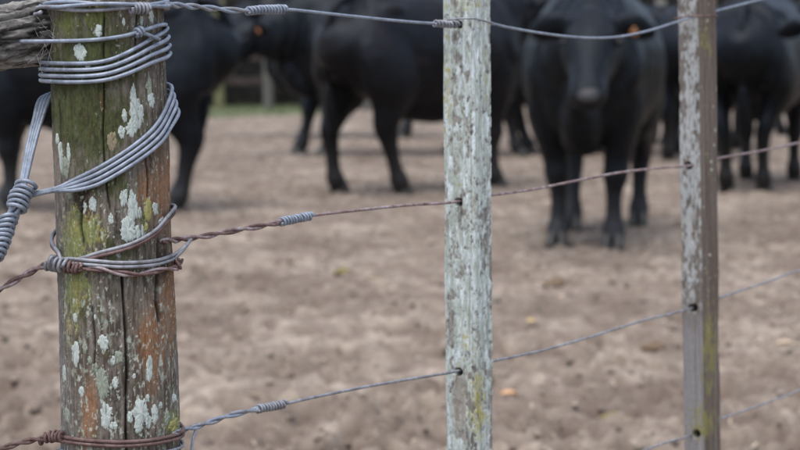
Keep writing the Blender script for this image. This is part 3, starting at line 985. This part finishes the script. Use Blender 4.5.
# wider split blunt lower edge
RV = np.array(p0)[None, None] + dv * XS[..., None] + rad[..., None] * (sv * ca[..., None] * 1.0 + uv * sa[..., None] * 0.98)
g = fbm(ca * 9, sa * 9, XS * 70, 417, 4, 0.7)
rc = np.ones(XS.shape + (3,)) * srgb(98, 95, 93)
rc = mixc(rc, srgb(44, 42, 42), sstep(-0.1, 0.4, g))
rc = mixc(rc, srgb(152, 149, 146), sstep(0.1, 0.5, -g + 0.25 * fbm(ca * 3, sa * 3, XS * 30, 421, 3) + 0.45 * sstep(0.55, 0.95, np.abs(sa)) - 0.1) * 0.8)
rc = mixc(rc, srgb(190, 188, 182), sstep(0.38, 0.5, fbm(ca * 5 + 3, sa * 5, XS * 60, 425, 4, 0.6)) * 0.8)
rc = mixc(rc, srgb(22, 19, 18), np.clip(1 - 7 * ridge, 0, 1) * 0.8)
RV = RV.reshape(-1, 3)
capc = np.array(p0) + dv * 0.004
me = bpy.data.meshes.new('mesh')
q = grid_faces(len(xs), na_, True)
me.from_pydata(np.vstack([RV, capc, np.array(p0) + dv * Lr]).tolist(), [], q.tolist() + [(k, (k + 1) % na_, len(RV)) for k in range(na_)] + [((len(xs) - 1) * na_ + (k + 1) % na_, (len(xs) - 1) * na_ + k, len(RV) + 1) for k in range(na_)])
at = me.color_attributes.new('Col', 'FLOAT_COLOR', 'POINT')
c4 = np.ones((len(RV) + 2, 4), np.float32)
c4[:-2, :3] = rc.reshape(-1, 3)
c4[-2:, :3] = srgb(60, 54, 50)
at.data.foreach_set('color', c4.ravel())
link('rail_shaft', me, railT, M['rail_wood'])
# hair and fibres snagged where the rail meets the post
tb = []
for i in range(26):
    x, y = 36 + 22 * rng.random(), 4 + 50 * rng.random()
    P = [at_y(x, y, 1.695)]
    dx, dy = rng.normal(0, 2.2), rng.normal(2, 3)
    for k in range(4):
        x += dx + rng.normal(0, 0.6); y += dy + rng.normal(0, 0.6)
        P.append(at_y(x, y, 1.683 + 0.012 * rng.random()))
    tb.append(tube(catmull(P, 0.003), 0.00016, 4))
fib = link('snagged_hair', join_tubes(tb), railT, M['fibre'])
fib['kind'] = 'stuff'

# ------------------------------------------------------------------ cows
def loft(rings, up=(0, 0, 1), n=18, ov=None):
    """rings: (centre, a = half width sideways, b = half height) along a path"""
    C = np.array([r[0] for r in rings], float)
    T = np.gradient(C, axis=0)
    T /= np.linalg.norm(T, axis=1, keepdims=True)
    ang = np.linspace(0, 2 * math.pi, n, endpoint=False)
    V = []
    upv = np.array(up, float)
    for c, t, r in zip(C, T, rings):
        s = np.cross(upv, t); s /= np.linalg.norm(s)
        u = np.cross(t, s)
        V.append(c + np.cos(ang)[:, None] * s * r[1] + np.sin(ang)[:, None] * u * r[2])
    V = np.concatenate(V + [C[:1], C[-1:]])
    m = len(rings)
    fq = grid_faces(m, n, True).tolist()
    k = np.arange(n)
    ft = [((i + 1) % n, i, m * n) for i in k.tolist()] + [((m - 1) * n + i, (m - 1) * n + (i + 1) % n, m * n + 1) for i in k.tolist()]
    return V, fq, ft


def dense(rings, k=4):
    """smooth the ring list by Catmull-Rom"""
    A = np.array([[*r[0], r[1], r[2]] for r in rings], float)
    P = np.vstack([2 * A[0] - A[1], A, 2 * A[-1] - A[-2]])
    out = []
    for i in range(1, len(P) - 2):
        for t in np.linspace(0, 1, k, endpoint=False):
            p0, p1, p2, p3 = P[i - 1:i + 3]
            out.append(0.5 * (2 * p1 + (p2 - p0) * t + (2 * p0 - 5 * p1 + 4 * p2 - p3) * t * t + (3 * p1 - p0 - 3 * p2 + p3) * t ** 3))
    out.append(P[-2])
    return [(o[:3], max(o[3], 0.008), max(o[4], 0.008)) for o in out]


def uv_sphere(c, r, n=12):
    bm = bmesh.new()
    bmesh.ops.create_uvsphere(bm, u_segments=n, v_segments=n // 2 + 2, radius=1)
    me = bpy.data.meshes.new('mesh')
    for v in bm.verts:
        v.co = Vector((v.co.x * r[0], v.co.y * r[1], v.co.z * r[2])) + Vector(c)
    bm.to_mesh(me)
    bm.free()
    return me


def make_cow(label, foot_px, anchor, heading, scale=1.08, head=(0.98, 0.0, 1.22), hp=55, hyaw=0, legs=((0, 0), (0, 0), (0, 0), (0, 0)), tags=(), girth=1.0, pos=None, tail_swing=0.0, ear_lift=0.0, hide=None, tuck=0.0):
    """legs: fore-aft shifts of (front left, front right, hind left, hind right) hooves and knees; hp: head pitch down"""
    h = R_(heading)
    if pos is None:
        g = on_ground(*foot_px)
    else:
        g = Vector(pos)
    ax, ay = anchor[0] * scale, anchor[1] * scale
    loc = (g.x - (ax * math.cos(h) - ay * math.sin(h)), g.y - (ax * math.sin(h) + ay * math.cos(h)), 0.0)
    root = bpy.data.objects.new('cow', None)
    COL.objects.link(root)
    root.location = loc
    root.rotation_euler = (0, 0, h)
    root.scale = (scale,) * 3
    tag(root, label, 'cow', 'black cattle in the yard')
    gw = girth
    hide = hide or M['cow']
    parts = []
    trunk = [((-0.85, 0, 1.08), .05, .07), ((-0.82, 0, 1.05), .14 * gw, .17), ((-0.74, 0, 1.0), .225 * gw, .27), ((-0.58, 0, .965), .28 * gw, .335), ((-0.40, 0, .93), .295 * gw, .365),
             ((-0.18, 0, .895), .325 * gw, .395), ((0.06, 0, .885), .345 * gw, .405), ((0.28, 0, .89), .315 * gw, .41), ((0.46, 0, .90), .27 * gw, .405), ((0.60, 0, .91), .225 * gw, .35), ((0.70, 0, .90), .155, .25), ((0.76, 0, .88), .07, .12)]
    parts.append(loft(dense(trunk, 4), n=26))
    hx, hy, hz = head
    neck = [((0.30, 0, 1.04), .19, .25), ((0.52, hy * .12, 1.06), .175, .26), ((0.66 + (hx - .98) * .4, hy * .4, 1.0 + (hz - 1.0) * .45), .145, .23), ((hx - 0.13, hy * .85, hz - 0.06), .12, .18), ((hx - 0.03, hy, hz - 0.03), .085, .11)]
    parts.append(loft(dense(neck, 4), n=20))
    # dewlap and brisket
    parts.append(loft(dense([((0.50, 0, .50), .08, .05), ((0.62, 0, .56), .11, .10), ((0.69, 0, .70), .10, .14), ((0.73, hy * .2, .88), .06, .13), ((hx - 0.14, hy * .7, hz - 0.2), .035, .09)], 3), up=(1, 0, 0), n=14))
    # head along its own axis
    pit, yw = R_(hp), R_(hyaw)
    fa = np.array([math.cos(pit) * math.cos(yw), math.cos(pit) * math.sin(yw), -math.sin(pit)])
    sa_ = np.array([-math.sin(yw), math.cos(yw), 0])
    ua = np.cross(fa, sa_)
    hc = np.array([hx, hy, hz])
    H = lambda t, s=0, u=0: hc + fa * t + sa_ * s + ua * u
    prof = [(-0.07, .05, .05, .0), (-0.04, .10, .085, .0), (0.03, .125, .112, -.01), (0.11, .132, .125, -.02), (0.18, .124, .122, -.025), (0.26, .098, .105, -.025), (0.34, .084, .09, -.022), (0.41, .086, .08, -.02), (0.455, .082, .068, -.018), (0.485, .055, .045, -.018)]
    parts.append(loft(dense([(H(t, 0, u), a, b) for t, a, b, u in prof], 3), up=tuple(ua), n=20))
    # brow ridges
    for s in (-1, 1):
        parts.append(loft([(H(0.05, s * .06, .05), .03, .025), (H(0.10, s * .085, .055), .038, .032), (H(0.15, s * .075, .045), .028, .025)], up=tuple(ua), n=10))
        # ears: stalk, broad leaf, tip
        e = [(H(-0.01, s * .085, .015), .024, .024), (H(-0.015, s * .13, .02 + ear_lift * .2), .046, .024), (H(-0.012, s * .19, .012 + ear_lift * .6), .068, .024), (H(-0.004, s * .245, .0 + ear_lift), .054, .02), (H(0.006, s * .29, 0.0 + ear_lift * 1.2), .022, .014)]
        parts.append(loft(dense([(p, a, b) for p, a, b in e], 3), up=tuple(fa * .8 + ua * .35), n=14))
    hoofs = []
    for i, (front, s) in enumerate(((1, 1), (1, -1), (0, 1), (0, -1))):
        d, ly = legs[i]
        if front:
            L_ = [((.43, s * .13, 1.02), .10, .19), ((.44, s * .17, .86), .115, .18), ((.43 + d * .1, s * .185, .70), .112, .15), ((.42 + d * .3, s * (.18 + ly * .5), .56), .09, .115), ((.42 + d * .6, s * (.17 + ly * .7), .44), .066, .075), ((.425 + d * .72, s * (.168 + ly * .8), .36), .066, .07), ((.42 + d * .8, s * (.165 + ly), .28), .045, .048), ((.42 + d * .95, s * (.165 + ly), .16), .042, .046), ((.425 + d, s * (.165 + ly), .105), .058, .06), ((.445 + d, s * (.165 + ly), .06), .056, .06), ((.455 + d, s * (.165 + ly), .03), .056, .064)]
            hc_ = (.465 + d, s * (.165 + ly))
        else:
            L_ = [((-.55, s * .12, 1.08), .12, .20), ((-.56, s * .17, .93), .135, .25), ((-.56 + d * .1, s * .195, .78), .135, .24), ((-.56 + d * .2, s * .20, .66), .12, .205), ((-.61 + d * .4, s * (.19 + ly * .5), .54), .08, .12), ((-.655 + d * .6, s * (.18 + ly * .8), .44), .066, .088), ((-.66 + d * .75, s * (.175 + ly), .38), .058, .072), ((-.64 + d * .85, s * (.17 + ly), .28), .045, .053), ((-.62 + d * .95, s * (.17 + ly), .17), .043, .048), ((-.605 + d, s * (.17 + ly), .11), .058, .061), ((-.58 + d, s * (.17 + ly), .06), .056, .06), ((-.57 + d, s * (.17 + ly), .03), .056, .064)]
            hc_ = (-.56 + d, s * (.17 + ly))
        parts.append(loft(dense(L_, 3), up=(1, 0, 0), n=16))
        hoofs.append(hc_)
    for s in (-1, 1):
        # hip bone, shoulder blade, cheek
        parts.append(loft(dense([((-.64, s * .13, 1.14), .05, .05), ((-.52, s * .185, 1.155), .075, .06), ((-.36, s * .17, 1.12), .05, .045)], 3), n=12))
        parts.append(loft(dense([((.40, s * .12, 1.22), .05, .08), ((.44, s * .20, 1.06), .06, .12), ((.50, s * .235, .88), .06, .12), ((.54, s * .20, .76), .06, .08)], 3), up=(1, 0, 0), n=12))
        parts.append(loft(dense([(H(.06, s * .07, -.06), .035, .05), (H(.14, s * .075, -.085), .04, .06), (H(.23, s * .055, -.085), .03, .045)], 3), up=tuple(ua), n=10))
    # sheath / udder line fullness
    parts.append(loft(dense([((-.42, 0, .58), .05, .04), ((-.25, 0, .52), .10, .06), ((0.0, 0, .50), .12, .06), ((.2, 0, .51), .08, .05)], 3), n=12))
    vs, fc, o = [], [], 0
    for V, fq, ft in parts:
        vs.append(V); fc += [[a + o for a in f] for f in fq + ft]; o += len(V)
    me = bpy.data.meshes.new('mesh')
    me.from_pydata(np.concatenate(vs).tolist(), [], fc)
    tmp = bpy.data.objects.new('tmp_body', me)
    COL.objects.link(tmp)
    rm = tmp.modifiers.new('r', 'REMESH')
    rm.mode = 'VOXEL'
    rm.voxel_size = 0.0125
    sm = tmp.modifiers.new('s', 'SMOOTH')
    sm.factor = 0.5
    sm.iterations = 7
    dg = bpy.context.evaluated_depsgraph_get()
    body_me = bpy.data.meshes.new_from_object(tmp.evaluated_get(dg))
    bpy.data.objects.remove(tmp)
    nv = len(body_me.vertices)
    co, no = np.empty(nv * 3, np.float32), np.empty(nv * 3, np.float32)
    body_me.vertices.foreach_get('co', co)
    body_me.vertices.foreach_get('normal', no)
    co, no = co.reshape(-1, 3).astype(float), no.reshape(-1, 3)
    sd_ = len(label) * 1.7
    amp = sstep(0.25, 0.6, co[:, 2])
    dsp = 0.020 * fbm(co[:, 0] / .3 + sd_, co[:, 1] / .3, co[:, 2] / .45, 701, 2) * amp + 0.006 * fbm(co[:, 0] / .09 + sd_, co[:, 1] / .09, co[:, 2] / .14, 705, 3, 0.6) * (0.4 + 0.6 * amp)
    # slack skin folds on neck and flank
    dsp += 0.006 * np.sin(co[:, 0] * 55 + 3 * vnoise(co[:, 0] * 4, co[:, 1] * 4, co[:, 2] * 4, 709)) * sstep(.5, .62, co[:, 0]) * sstep(.95, .8, co[:, 0]) * sstep(.5, .7, co[:, 2])
    body_me.vertices.foreach_set('co', (co + no * dsp[:, None]).astype(np.float32).ravel())
    body_me.update()

    def child(name, m_, material, par=None):
        ob = bpy.data.objects.new(name, m_)
        COL.objects.link(ob)
        ob.parent = par or root
        m_.materials.append(material)
        m_.polygons.foreach_set('use_smooth', np.ones(len(m_.polygons), bool))
        return ob
    child('body', body_me, hide)
    for (x, y) in hoofs:
        tv = []
        for s in (-1, 1):
            tv.append(loft([((x - .02, y + s * .024, .075), .022, .042), ((x - .008, y + s * .026, .05), .026, .05), ((x + .004, y + s * .028, .015), .029, .058), ((x + .006, y + s * .028, -.012), .029, .06)], up=(1, 0, 0), n=12))
        vv, ff, oo = [], [], 0
        for V, fq, ft in tv:
            vv.append(V); ff += [[a + oo for a in f] for f in fq + ft]; oo += len(V)
        hm = bpy.data.meshes.new('mesh')
        hm.from_pydata(np.concatenate(vv).tolist(), [], ff)
        child('hoof', hm, M['hoof'])
    for s in (-1, 1):
        p = H(0.135, s * .126, .03)
        child('eye', uv_sphere(tuple(p), (.02, .02, .02)), M['eye'])
    # moist nose pad with nostrils
    nose = [(H(0.43, 0, .024), .05, .018), (H(0.462, 0, .016), .054, .03), (H(0.486, 0, .002), .046, .03), (H(0.493, 0, -.006), .03, .018)]
    V, fq, ft = loft(dense(nose, 3), up=tuple(ua), n=16)
    nm = bpy.data.meshes.new('mesh')
    nm.from_pydata(V.tolist(), [], fq + ft)
    npad = child('nose_pad', nm, M['nose'])
    for s in (-1, 1):
        child('nostril', uv_sphere(tuple(H(0.488, s * .034, .008)), (.013, .013, .011), 8), M['eye'], npad)
    # tail and its switch
    sw = tail_swing
    tp = catmull([(-.68, 0, 1.235), (-.79, 0.0, 1.20), (-.865, sw * .2, 1.06), (-.868 + tuck * .3, sw * .5, .88), (-.82 + tuck, sw * .8, .68)], 0.03)
    V, fq, ft = tube(tp, np.linspace(.034, .017, len(tp)), 10)
    tm = join_tubes([(V, fq, ft)])
    tl = child('tail', tm, hide)
    sp = catmull([(-.825 + tuck, sw * .8, .70), (-.79 + tuck, sw * .9, .58), (-.765 + tuck, sw, .47), (-.755 + tuck, sw, .38)], 0.02)
    t = np.linspace(0, 1, len(sp))
    child('tail_switch', join_tubes([tube(sp, 0.016 + 0.03 * np.sin(np.pi * np.clip(t * .92 + .02, 0, 1)) ** .8, 10)]), hide, tl)
    for s in tags:
        bm = bmesh.new()
        c = H(0.01, s * .19, .012 + ear_lift * .6)
        # tag hangs from the front of the ear: tapered plate with a button
        outline = [(-.012, .028), (.012, .028), (.016, .008), (.034, -.004), (.034, -.05), (-.034, -.05), (-.034, -.004), (-.016, .008)]
        fr, bk = [], []
        nrm = fa * 0.85 + ua * 0.45
        nrm /= np.linalg.norm(nrm)
        dn = np.array([0, 0, -1.0]); dn = dn - nrm * dn.dot(nrm); dn /= np.linalg.norm(dn)
        lat = np.cross(nrm, dn)
        for (a, b) in outline:
            q_ = c + nrm * .024 + lat * a * .56 - dn * b * .56
            fr.append(bm.verts.new(q_ + nrm * .003)); bk.append(bm.verts.new(q_ - nrm * .003))
        bm.faces.new(fr); bm.faces.new(bk[::-1])
        for i in range(len(fr)):
            bm.faces.new((fr[i], bk[i], bk[(i + 1) % len(fr)], fr[(i + 1) % len(fr)]))
        bmesh.ops.create_uvsphere(bm, u_segments=8, v_segments=6, radius=.007, matrix=Matrix.Translation(Vector(c + nrm * .028 - dn * .011)))
        bmesh.ops.recalc_face_normals(bm, faces=bm.faces)
        tm = bpy.data.meshes.new('mesh')
        bm.to_mesh(tm)
        bm.free()
        child('ear_tag', tm, M['tag'])
    return root


FL, FRR, HL, HR = (.455, .165), (.455, -.165), (-.57, .17), (-.57, -.17)
# cow behind the thick post, side on, head out of the picture to the left
make_cow('black cow standing side on behind the thick post, rump towards the right', (174, 213), (-.57 + .02, .17), 179, 1.10, legs=((-.02, 0), (.06, 0), (.02, 0), (.06, 0)), girth=1.0, tail_swing=-.06, tuck=.10)
# two cows beyond it facing left
make_cow('black cow with orange ear tag, head seen behind the rump of the side-on cow', (325, 157), FL, 184, 1.2, head=(1.06, 0.16, 1.0), hp=48, hyaw=38, tags=(1,), legs=((0, 0), (.20, 0), (0, 0), (0, 0)))
make_cow('farther black cow, its tagged ear showing above the nearest cow\'s back', (303, 139), FL, 182, 1.10, head=(0.98, 0.08, 1.30), hp=38, hyaw=30, tags=(1,))
# hindquarters left of the first batten
make_cow('brownish black cow seen from its rear flank, walking right behind the slim batten', (339, 194), (-.57 - .06, .17), 44, 1.13, legs=((.1, 0), (.02, 0), (-.06, 0), (.17, 0)), tail_swing=.08, hide=M['cow_brown'])
# cow between batten and staring cow
make_cow('black cow half hidden at the left of the staring cow', (519, 156), HR, 4, 1.08, legs=((0, 0), (0, 0), (.15, 0), (0, 0)))
# the staring cow
make_cow('black cow facing the camera with orange tag in its ear', (584, 248), (.455, 0), -102, 1.07, head=(0.98, 0.09, 1.085), hp=42, hyaw=3, tags=(1,), girth=1.06, legs=((.02, -.02), (-.02, -.03), (-.15, .0), (.12, 0)), ear_lift=-.02)
# rear view at right
make_cow('black cow seen from behind, tail hanging, right of the brown-grey batten', (745, 191.5), (-.57, 0), 70, 1.10, legs=((.0, 0), (.1, 0), (-.02, -.05), (0.02, -.05)), tail_swing=-.02)
# cow whose ear reaches in from the right edge
hd = at_y(826, 25, 11.2)
make_cow('black cow at the right edge, only its ear and brow in the picture', None, (1.0, 0.05), 205, 1.08, head=(0.98, 0.05, 1.06), hp=40, hyaw=62, pos=(hd.x, hd.y, 0))
make_cow('distant black cow at the right edge, one leg in the picture', (795, 139), HR, 10, 1.06)
make_cow('black cow behind the staring cow\'s hindquarters, facing away', (668, 161), HL, 78, 1.10, head=(.98, .1, 1.15))

make_cow('farthest black cow glimpsed between the slim batten and the staring cow', (548, 146), FL, 186, 1.05)
make_cow('black cow glimpsed above the brown-grey batten\'s left side, beyond the staring cow', (700, 150), HL, 100, 1.08)

# ------------------------------------------------------------------ things lying on the soil
def fallen_leaf(px, label, material, L, rot):
    g = on_ground(*px)
    root = thing('fallen_leaf', label, 'leaf', (g.x, g.y, ground_z(g.x, g.y) + 0.004), 'fallen leaves')
    n = 9
    V, Fc = [], []
    for i in range(n):
        t = i / (n - 1)
        w = 0.36 * L * math.sin(math.pi * t ** 0.8) + 0.0006
        for s in (-1, -0.5, 0, 0.5, 1):
            x, y = (t - .5) * L, s * w * (1 + .12 * math.sin(7 * t + s))
            z = 0.01 + 0.22 * L * s * s * math.sin(math.pi * t) + 0.25 * L * (t - .5) ** 2
            V.append((x * math.cos(rot) - y * math.sin(rot), x * math.sin(rot) + y * math.cos(rot), z))
    Fc = grid_faces(n, 5).tolist()
    me = bpy.data.meshes.new('mesh')
    me.from_pydata(V, [], Fc)
    ob = link('leaf_blade', me, None, material)
    ob.parent = root
    so = ob.modifiers.new('thick', 'SOLIDIFY')
    so.thickness = 0.0008
    st = bpy.data.meshes.new('mesh')
    d = Vector((math.cos(rot), math.sin(rot), 0))
    P = catmull([Vector((0, 0, 0.012 + .06 * L)) - d * L * .48, Vector((0, 0, .02)) - d * L * .62, Vector((0, 0, .03)) - d * L * .78], 0.005)
    so2 = link('leaf_stalk', join_tubes([tube(P, 0.0011, 6)]), None, material)
    so2.parent = root


fallen_leaf((510, 398), 'curled pale orange leaf lying right of the lichen batten near the bottom', M['leaf_orange'], 0.062, 0.2)
fallen_leaf((532, 326), 'small yellow leaf between the two battens', M['leaf_yellow'], 0.05, 1.0)
fallen_leaf((785, 361), 'pale tan leaf near the right edge under the third wire', M['leaf_pale'], 0.075, -0.2)
fallen_leaf((560, 300), 'small pale leaf below the staring cow', M['leaf_pale'], 0.04, 2.0)
fallen_leaf((400, 300), 'small pale straw-coloured leaf left of the lichen batten', M['leaf_pale'], 0.04, 0.7)


def clump(px, label, material, s, name='dung_clump', cat='dung'):
    g = on_ground(*px)
    root = thing(name, label, cat, (g.x, g.y, ground_z(g.x, g.y)), 'dung on the soil')
    for k in range(5):
        bm = bmesh.new()
        bmesh.ops.create_icosphere(bm, subdivisions=3, radius=1)
        a = k * 2.4
        cx, cy = (0.75 * s * math.cos(a), 0.6 * s * math.sin(a)) if k else (0, 0)
        sc = s * (0.75 if k == 0 else 0.45 + 0.15 * random.random())
        for v in bm.verts:
            n = float(fbm(np.array([v.co.x * 2.2 + k * 5]), np.array([v.co.y * 2.2]), np.array([v.co.z * 2.2]), 501, 3)[0])
            q_ = v.co * sc * (1 + .5 * n)
            v.co = Vector((q_.x + cx, q_.y + cy, q_.z * .6 + sc * .35))
        me = bpy.data.meshes.new('mesh')
        bm.to_mesh(me)
        bm.free()
        ob = link('dung_lump', me, None, material)
        ob.parent = root


clump((343, 276), 'left one of two yellowish dung clumps below the brownish cow', M['dung'], 0.036)
clump((377, 282), 'right one of two yellowish dung clumps below the brownish cow', M['dung'], 0.036)
clump((556, 286), 'flat brown dung clump below the staring cow\'s feet', M['dung_brown'], 0.05)
clump((612, 420), 'yellowish dung crumbs low between the two battens', M['dung'], 0.03)
clump((655, 352), 'dull yellow dung left of the brown-grey batten', M['dung_brown'], 0.04)

# ------------------------------------------------------------------ back of the yard: post-and-rail fence, hedge, grass
YB = 30.0
fence_b = thing('yard_fence', 'far post and rail fence at the back of the yard', 'fence', (0, YB, 0))
x_first = at_y(219, 60, YB).x
step_b = at_y(268, 60, YB).x - x_first
kmax = 26
for k in range(-14, kmax):
    x = x_first + k * step_b
    bm = bmesh.new()
    w = 0.085
    prof = []
    for zi, z in enumerate(np.linspace(-0.2, 1.75, 8)):
        rr = [w * (1 + .12 * float(vnoise(np.array([z * 2.0]), np.array([k * 3.1]), np.array([j * 1.0]), 601)[0])) for j in range(10)]
        prof.append([bm.verts.new((x + rr[j] * math.cos(j * .6283), YB + rr[j] * math.sin(j * .6283), z)) for j in range(10)])
    for a, b in zip(prof[:-1], prof[1:]):
        for j in range(10):
            bm.faces.new((a[j], a[(j + 1) % 10], b[(j + 1) % 10], b[j]))
    bm.faces.new(prof[-1])
    me = bpy.data.meshes.new('mesh')
    bm.to_mesh(me)
    bm.free()
    link('post', me, fence_b, M['yard_post_mossy'] if k == 0 else M['yard_post'])
for z in (0.45, 0.85, 1.25):
    for seg in range(4):
        xa = x_first + (-14 + seg * 10) * step_b
        xb = xa + 10 * step_b * .998
        bm = bmesh.new()
        bmesh.ops.create_cube(bm, size=1)
        for v in bm.verts:
            v.co = Vector(((xa + xb) / 2 + v.co.x * (xb - xa), YB + .10 + v.co.y * .035, z + v.co.z * .13 + .02 * math.sin(seg * 2 + z * 9)))
        me = bpy.data.meshes.new('mesh')
        bm.to_mesh(me)
        bm.free()
        link('rail', me, fence_b, M['yard_rail'], False)

hedge = thing('hedge', 'dark evergreen hedge behind the far yard fence', 'hedge', (0, 33, 0))
nl = 42000
hxs = rng.uniform(-15, 24, nl)
ha = rng.uniform(0, math.pi, nl)
hr = 0.75 + 0.35 * rng.random(nl) ** 0.5
top_h = 3.4 + 0.8 * fbm(hxs / 1.8, 0 * hxs, 0 * hxs, 611, 3)
lump = 1 + 0.25 * fbm(hxs / 0.9, np.cos(ha) * 2, np.sin(ha) * 3, 621, 3)
hyv = 33.2 - 1.7 * np.cos(ha) * hr * lump
hzv = top_h * np.sin(ha) ** 0.45 * hr * lump
low = rng.random(nl) < 0.25
hzv[low] = rng.random(low.sum()) * 1.2
cen = np.stack([hxs, hyv, np.maximum(hzv, 0.02)], -1)
d1 = rng.normal(size=(nl, 3)); d1 /= np.linalg.norm(d1, axis=1, keepdims=True)
d2 = np.cross(d1, rng.normal(size=(nl, 3))); d2 /= np.linalg.norm(d2, axis=1, keepdims=True)
ls = (0.05 + 0.06 * rng.random(nl))[:, None]
HV = np.stack([cen - d1 * ls, cen + d2 * ls * .5, cen + d1 * ls, cen - d2 * ls * .5], 1).reshape(-1, 3)
fo = link('foliage', mesh(HV, np.arange(nl * 4).reshape(-1, 4)), hedge, M['hedge'], False)
fo['kind'] = 'stuff'
cx = np.linspace(-15, 24, 160)
ca_ = np.linspace(0, math.pi, 16)
CA, CX = np.meshgrid(ca_, cx)
th_ = (3.4 + 0.8 * fbm(CX / 1.8, 0 * CX, 0 * CX, 611, 3)) * 0.86
lm = 0.9 + 0.2 * fbm(CX / 0.9, np.cos(CA) * 2, np.sin(CA) * 3, 621, 3)
link('twig_shade_core', mesh(np.stack([CX, 33.2 - 1.25 * np.cos(CA) * lm, th_ * np.sin(CA) ** .45 * lm - .05], -1).reshape(-1, 3), grid_faces(160, 16)), hedge, M['hedge_in'])  # dark twiggy core added to stand in for the shade inside the hedge

ng = 16000
gxs, gys = rng.uniform(-14, 22, ng), 25 + 7.5 * rng.random(ng)
keep = (gys - 25.5) / 4 + 0.9 * fbm(gxs / 2.2, gys / 2.2, 0 * gxs, 61, 3) - 0.7 * np.abs(gxs + 2.6) * (gys < 32) > 0.12
gxs, gys = gxs[keep], gys[keep]
ng = len(gxs)
gz_ = np.array([ground_z(a, b) for a, b in zip(gxs, gys)])
hgt = 0.05 + 0.08 * rng.random(ng)
az = rng.uniform(0, 6.28, ng)
ln = rng.normal(0, 0.035, (ng, 2))
b0 = np.stack([gxs - .008 * np.cos(az), gys - .008 * np.sin(az), gz_ - .01], -1)
b1 = np.stack([gxs + .008 * np.cos(az), gys + .008 * np.sin(az), gz_ - .01], -1)
tp = np.stack([gxs + ln[:, 0], gys + ln[:, 1], gz_ + hgt], -1)
gr = link('grass', mesh(np.stack([b0, b1, tp], 1).reshape(-1, 3), np.arange(ng * 3).reshape(-1, 3)), None, M['grass'], False)
tag(gr, 'short green grass along the foot of the far yard fence', 'grass', kind='stuff')
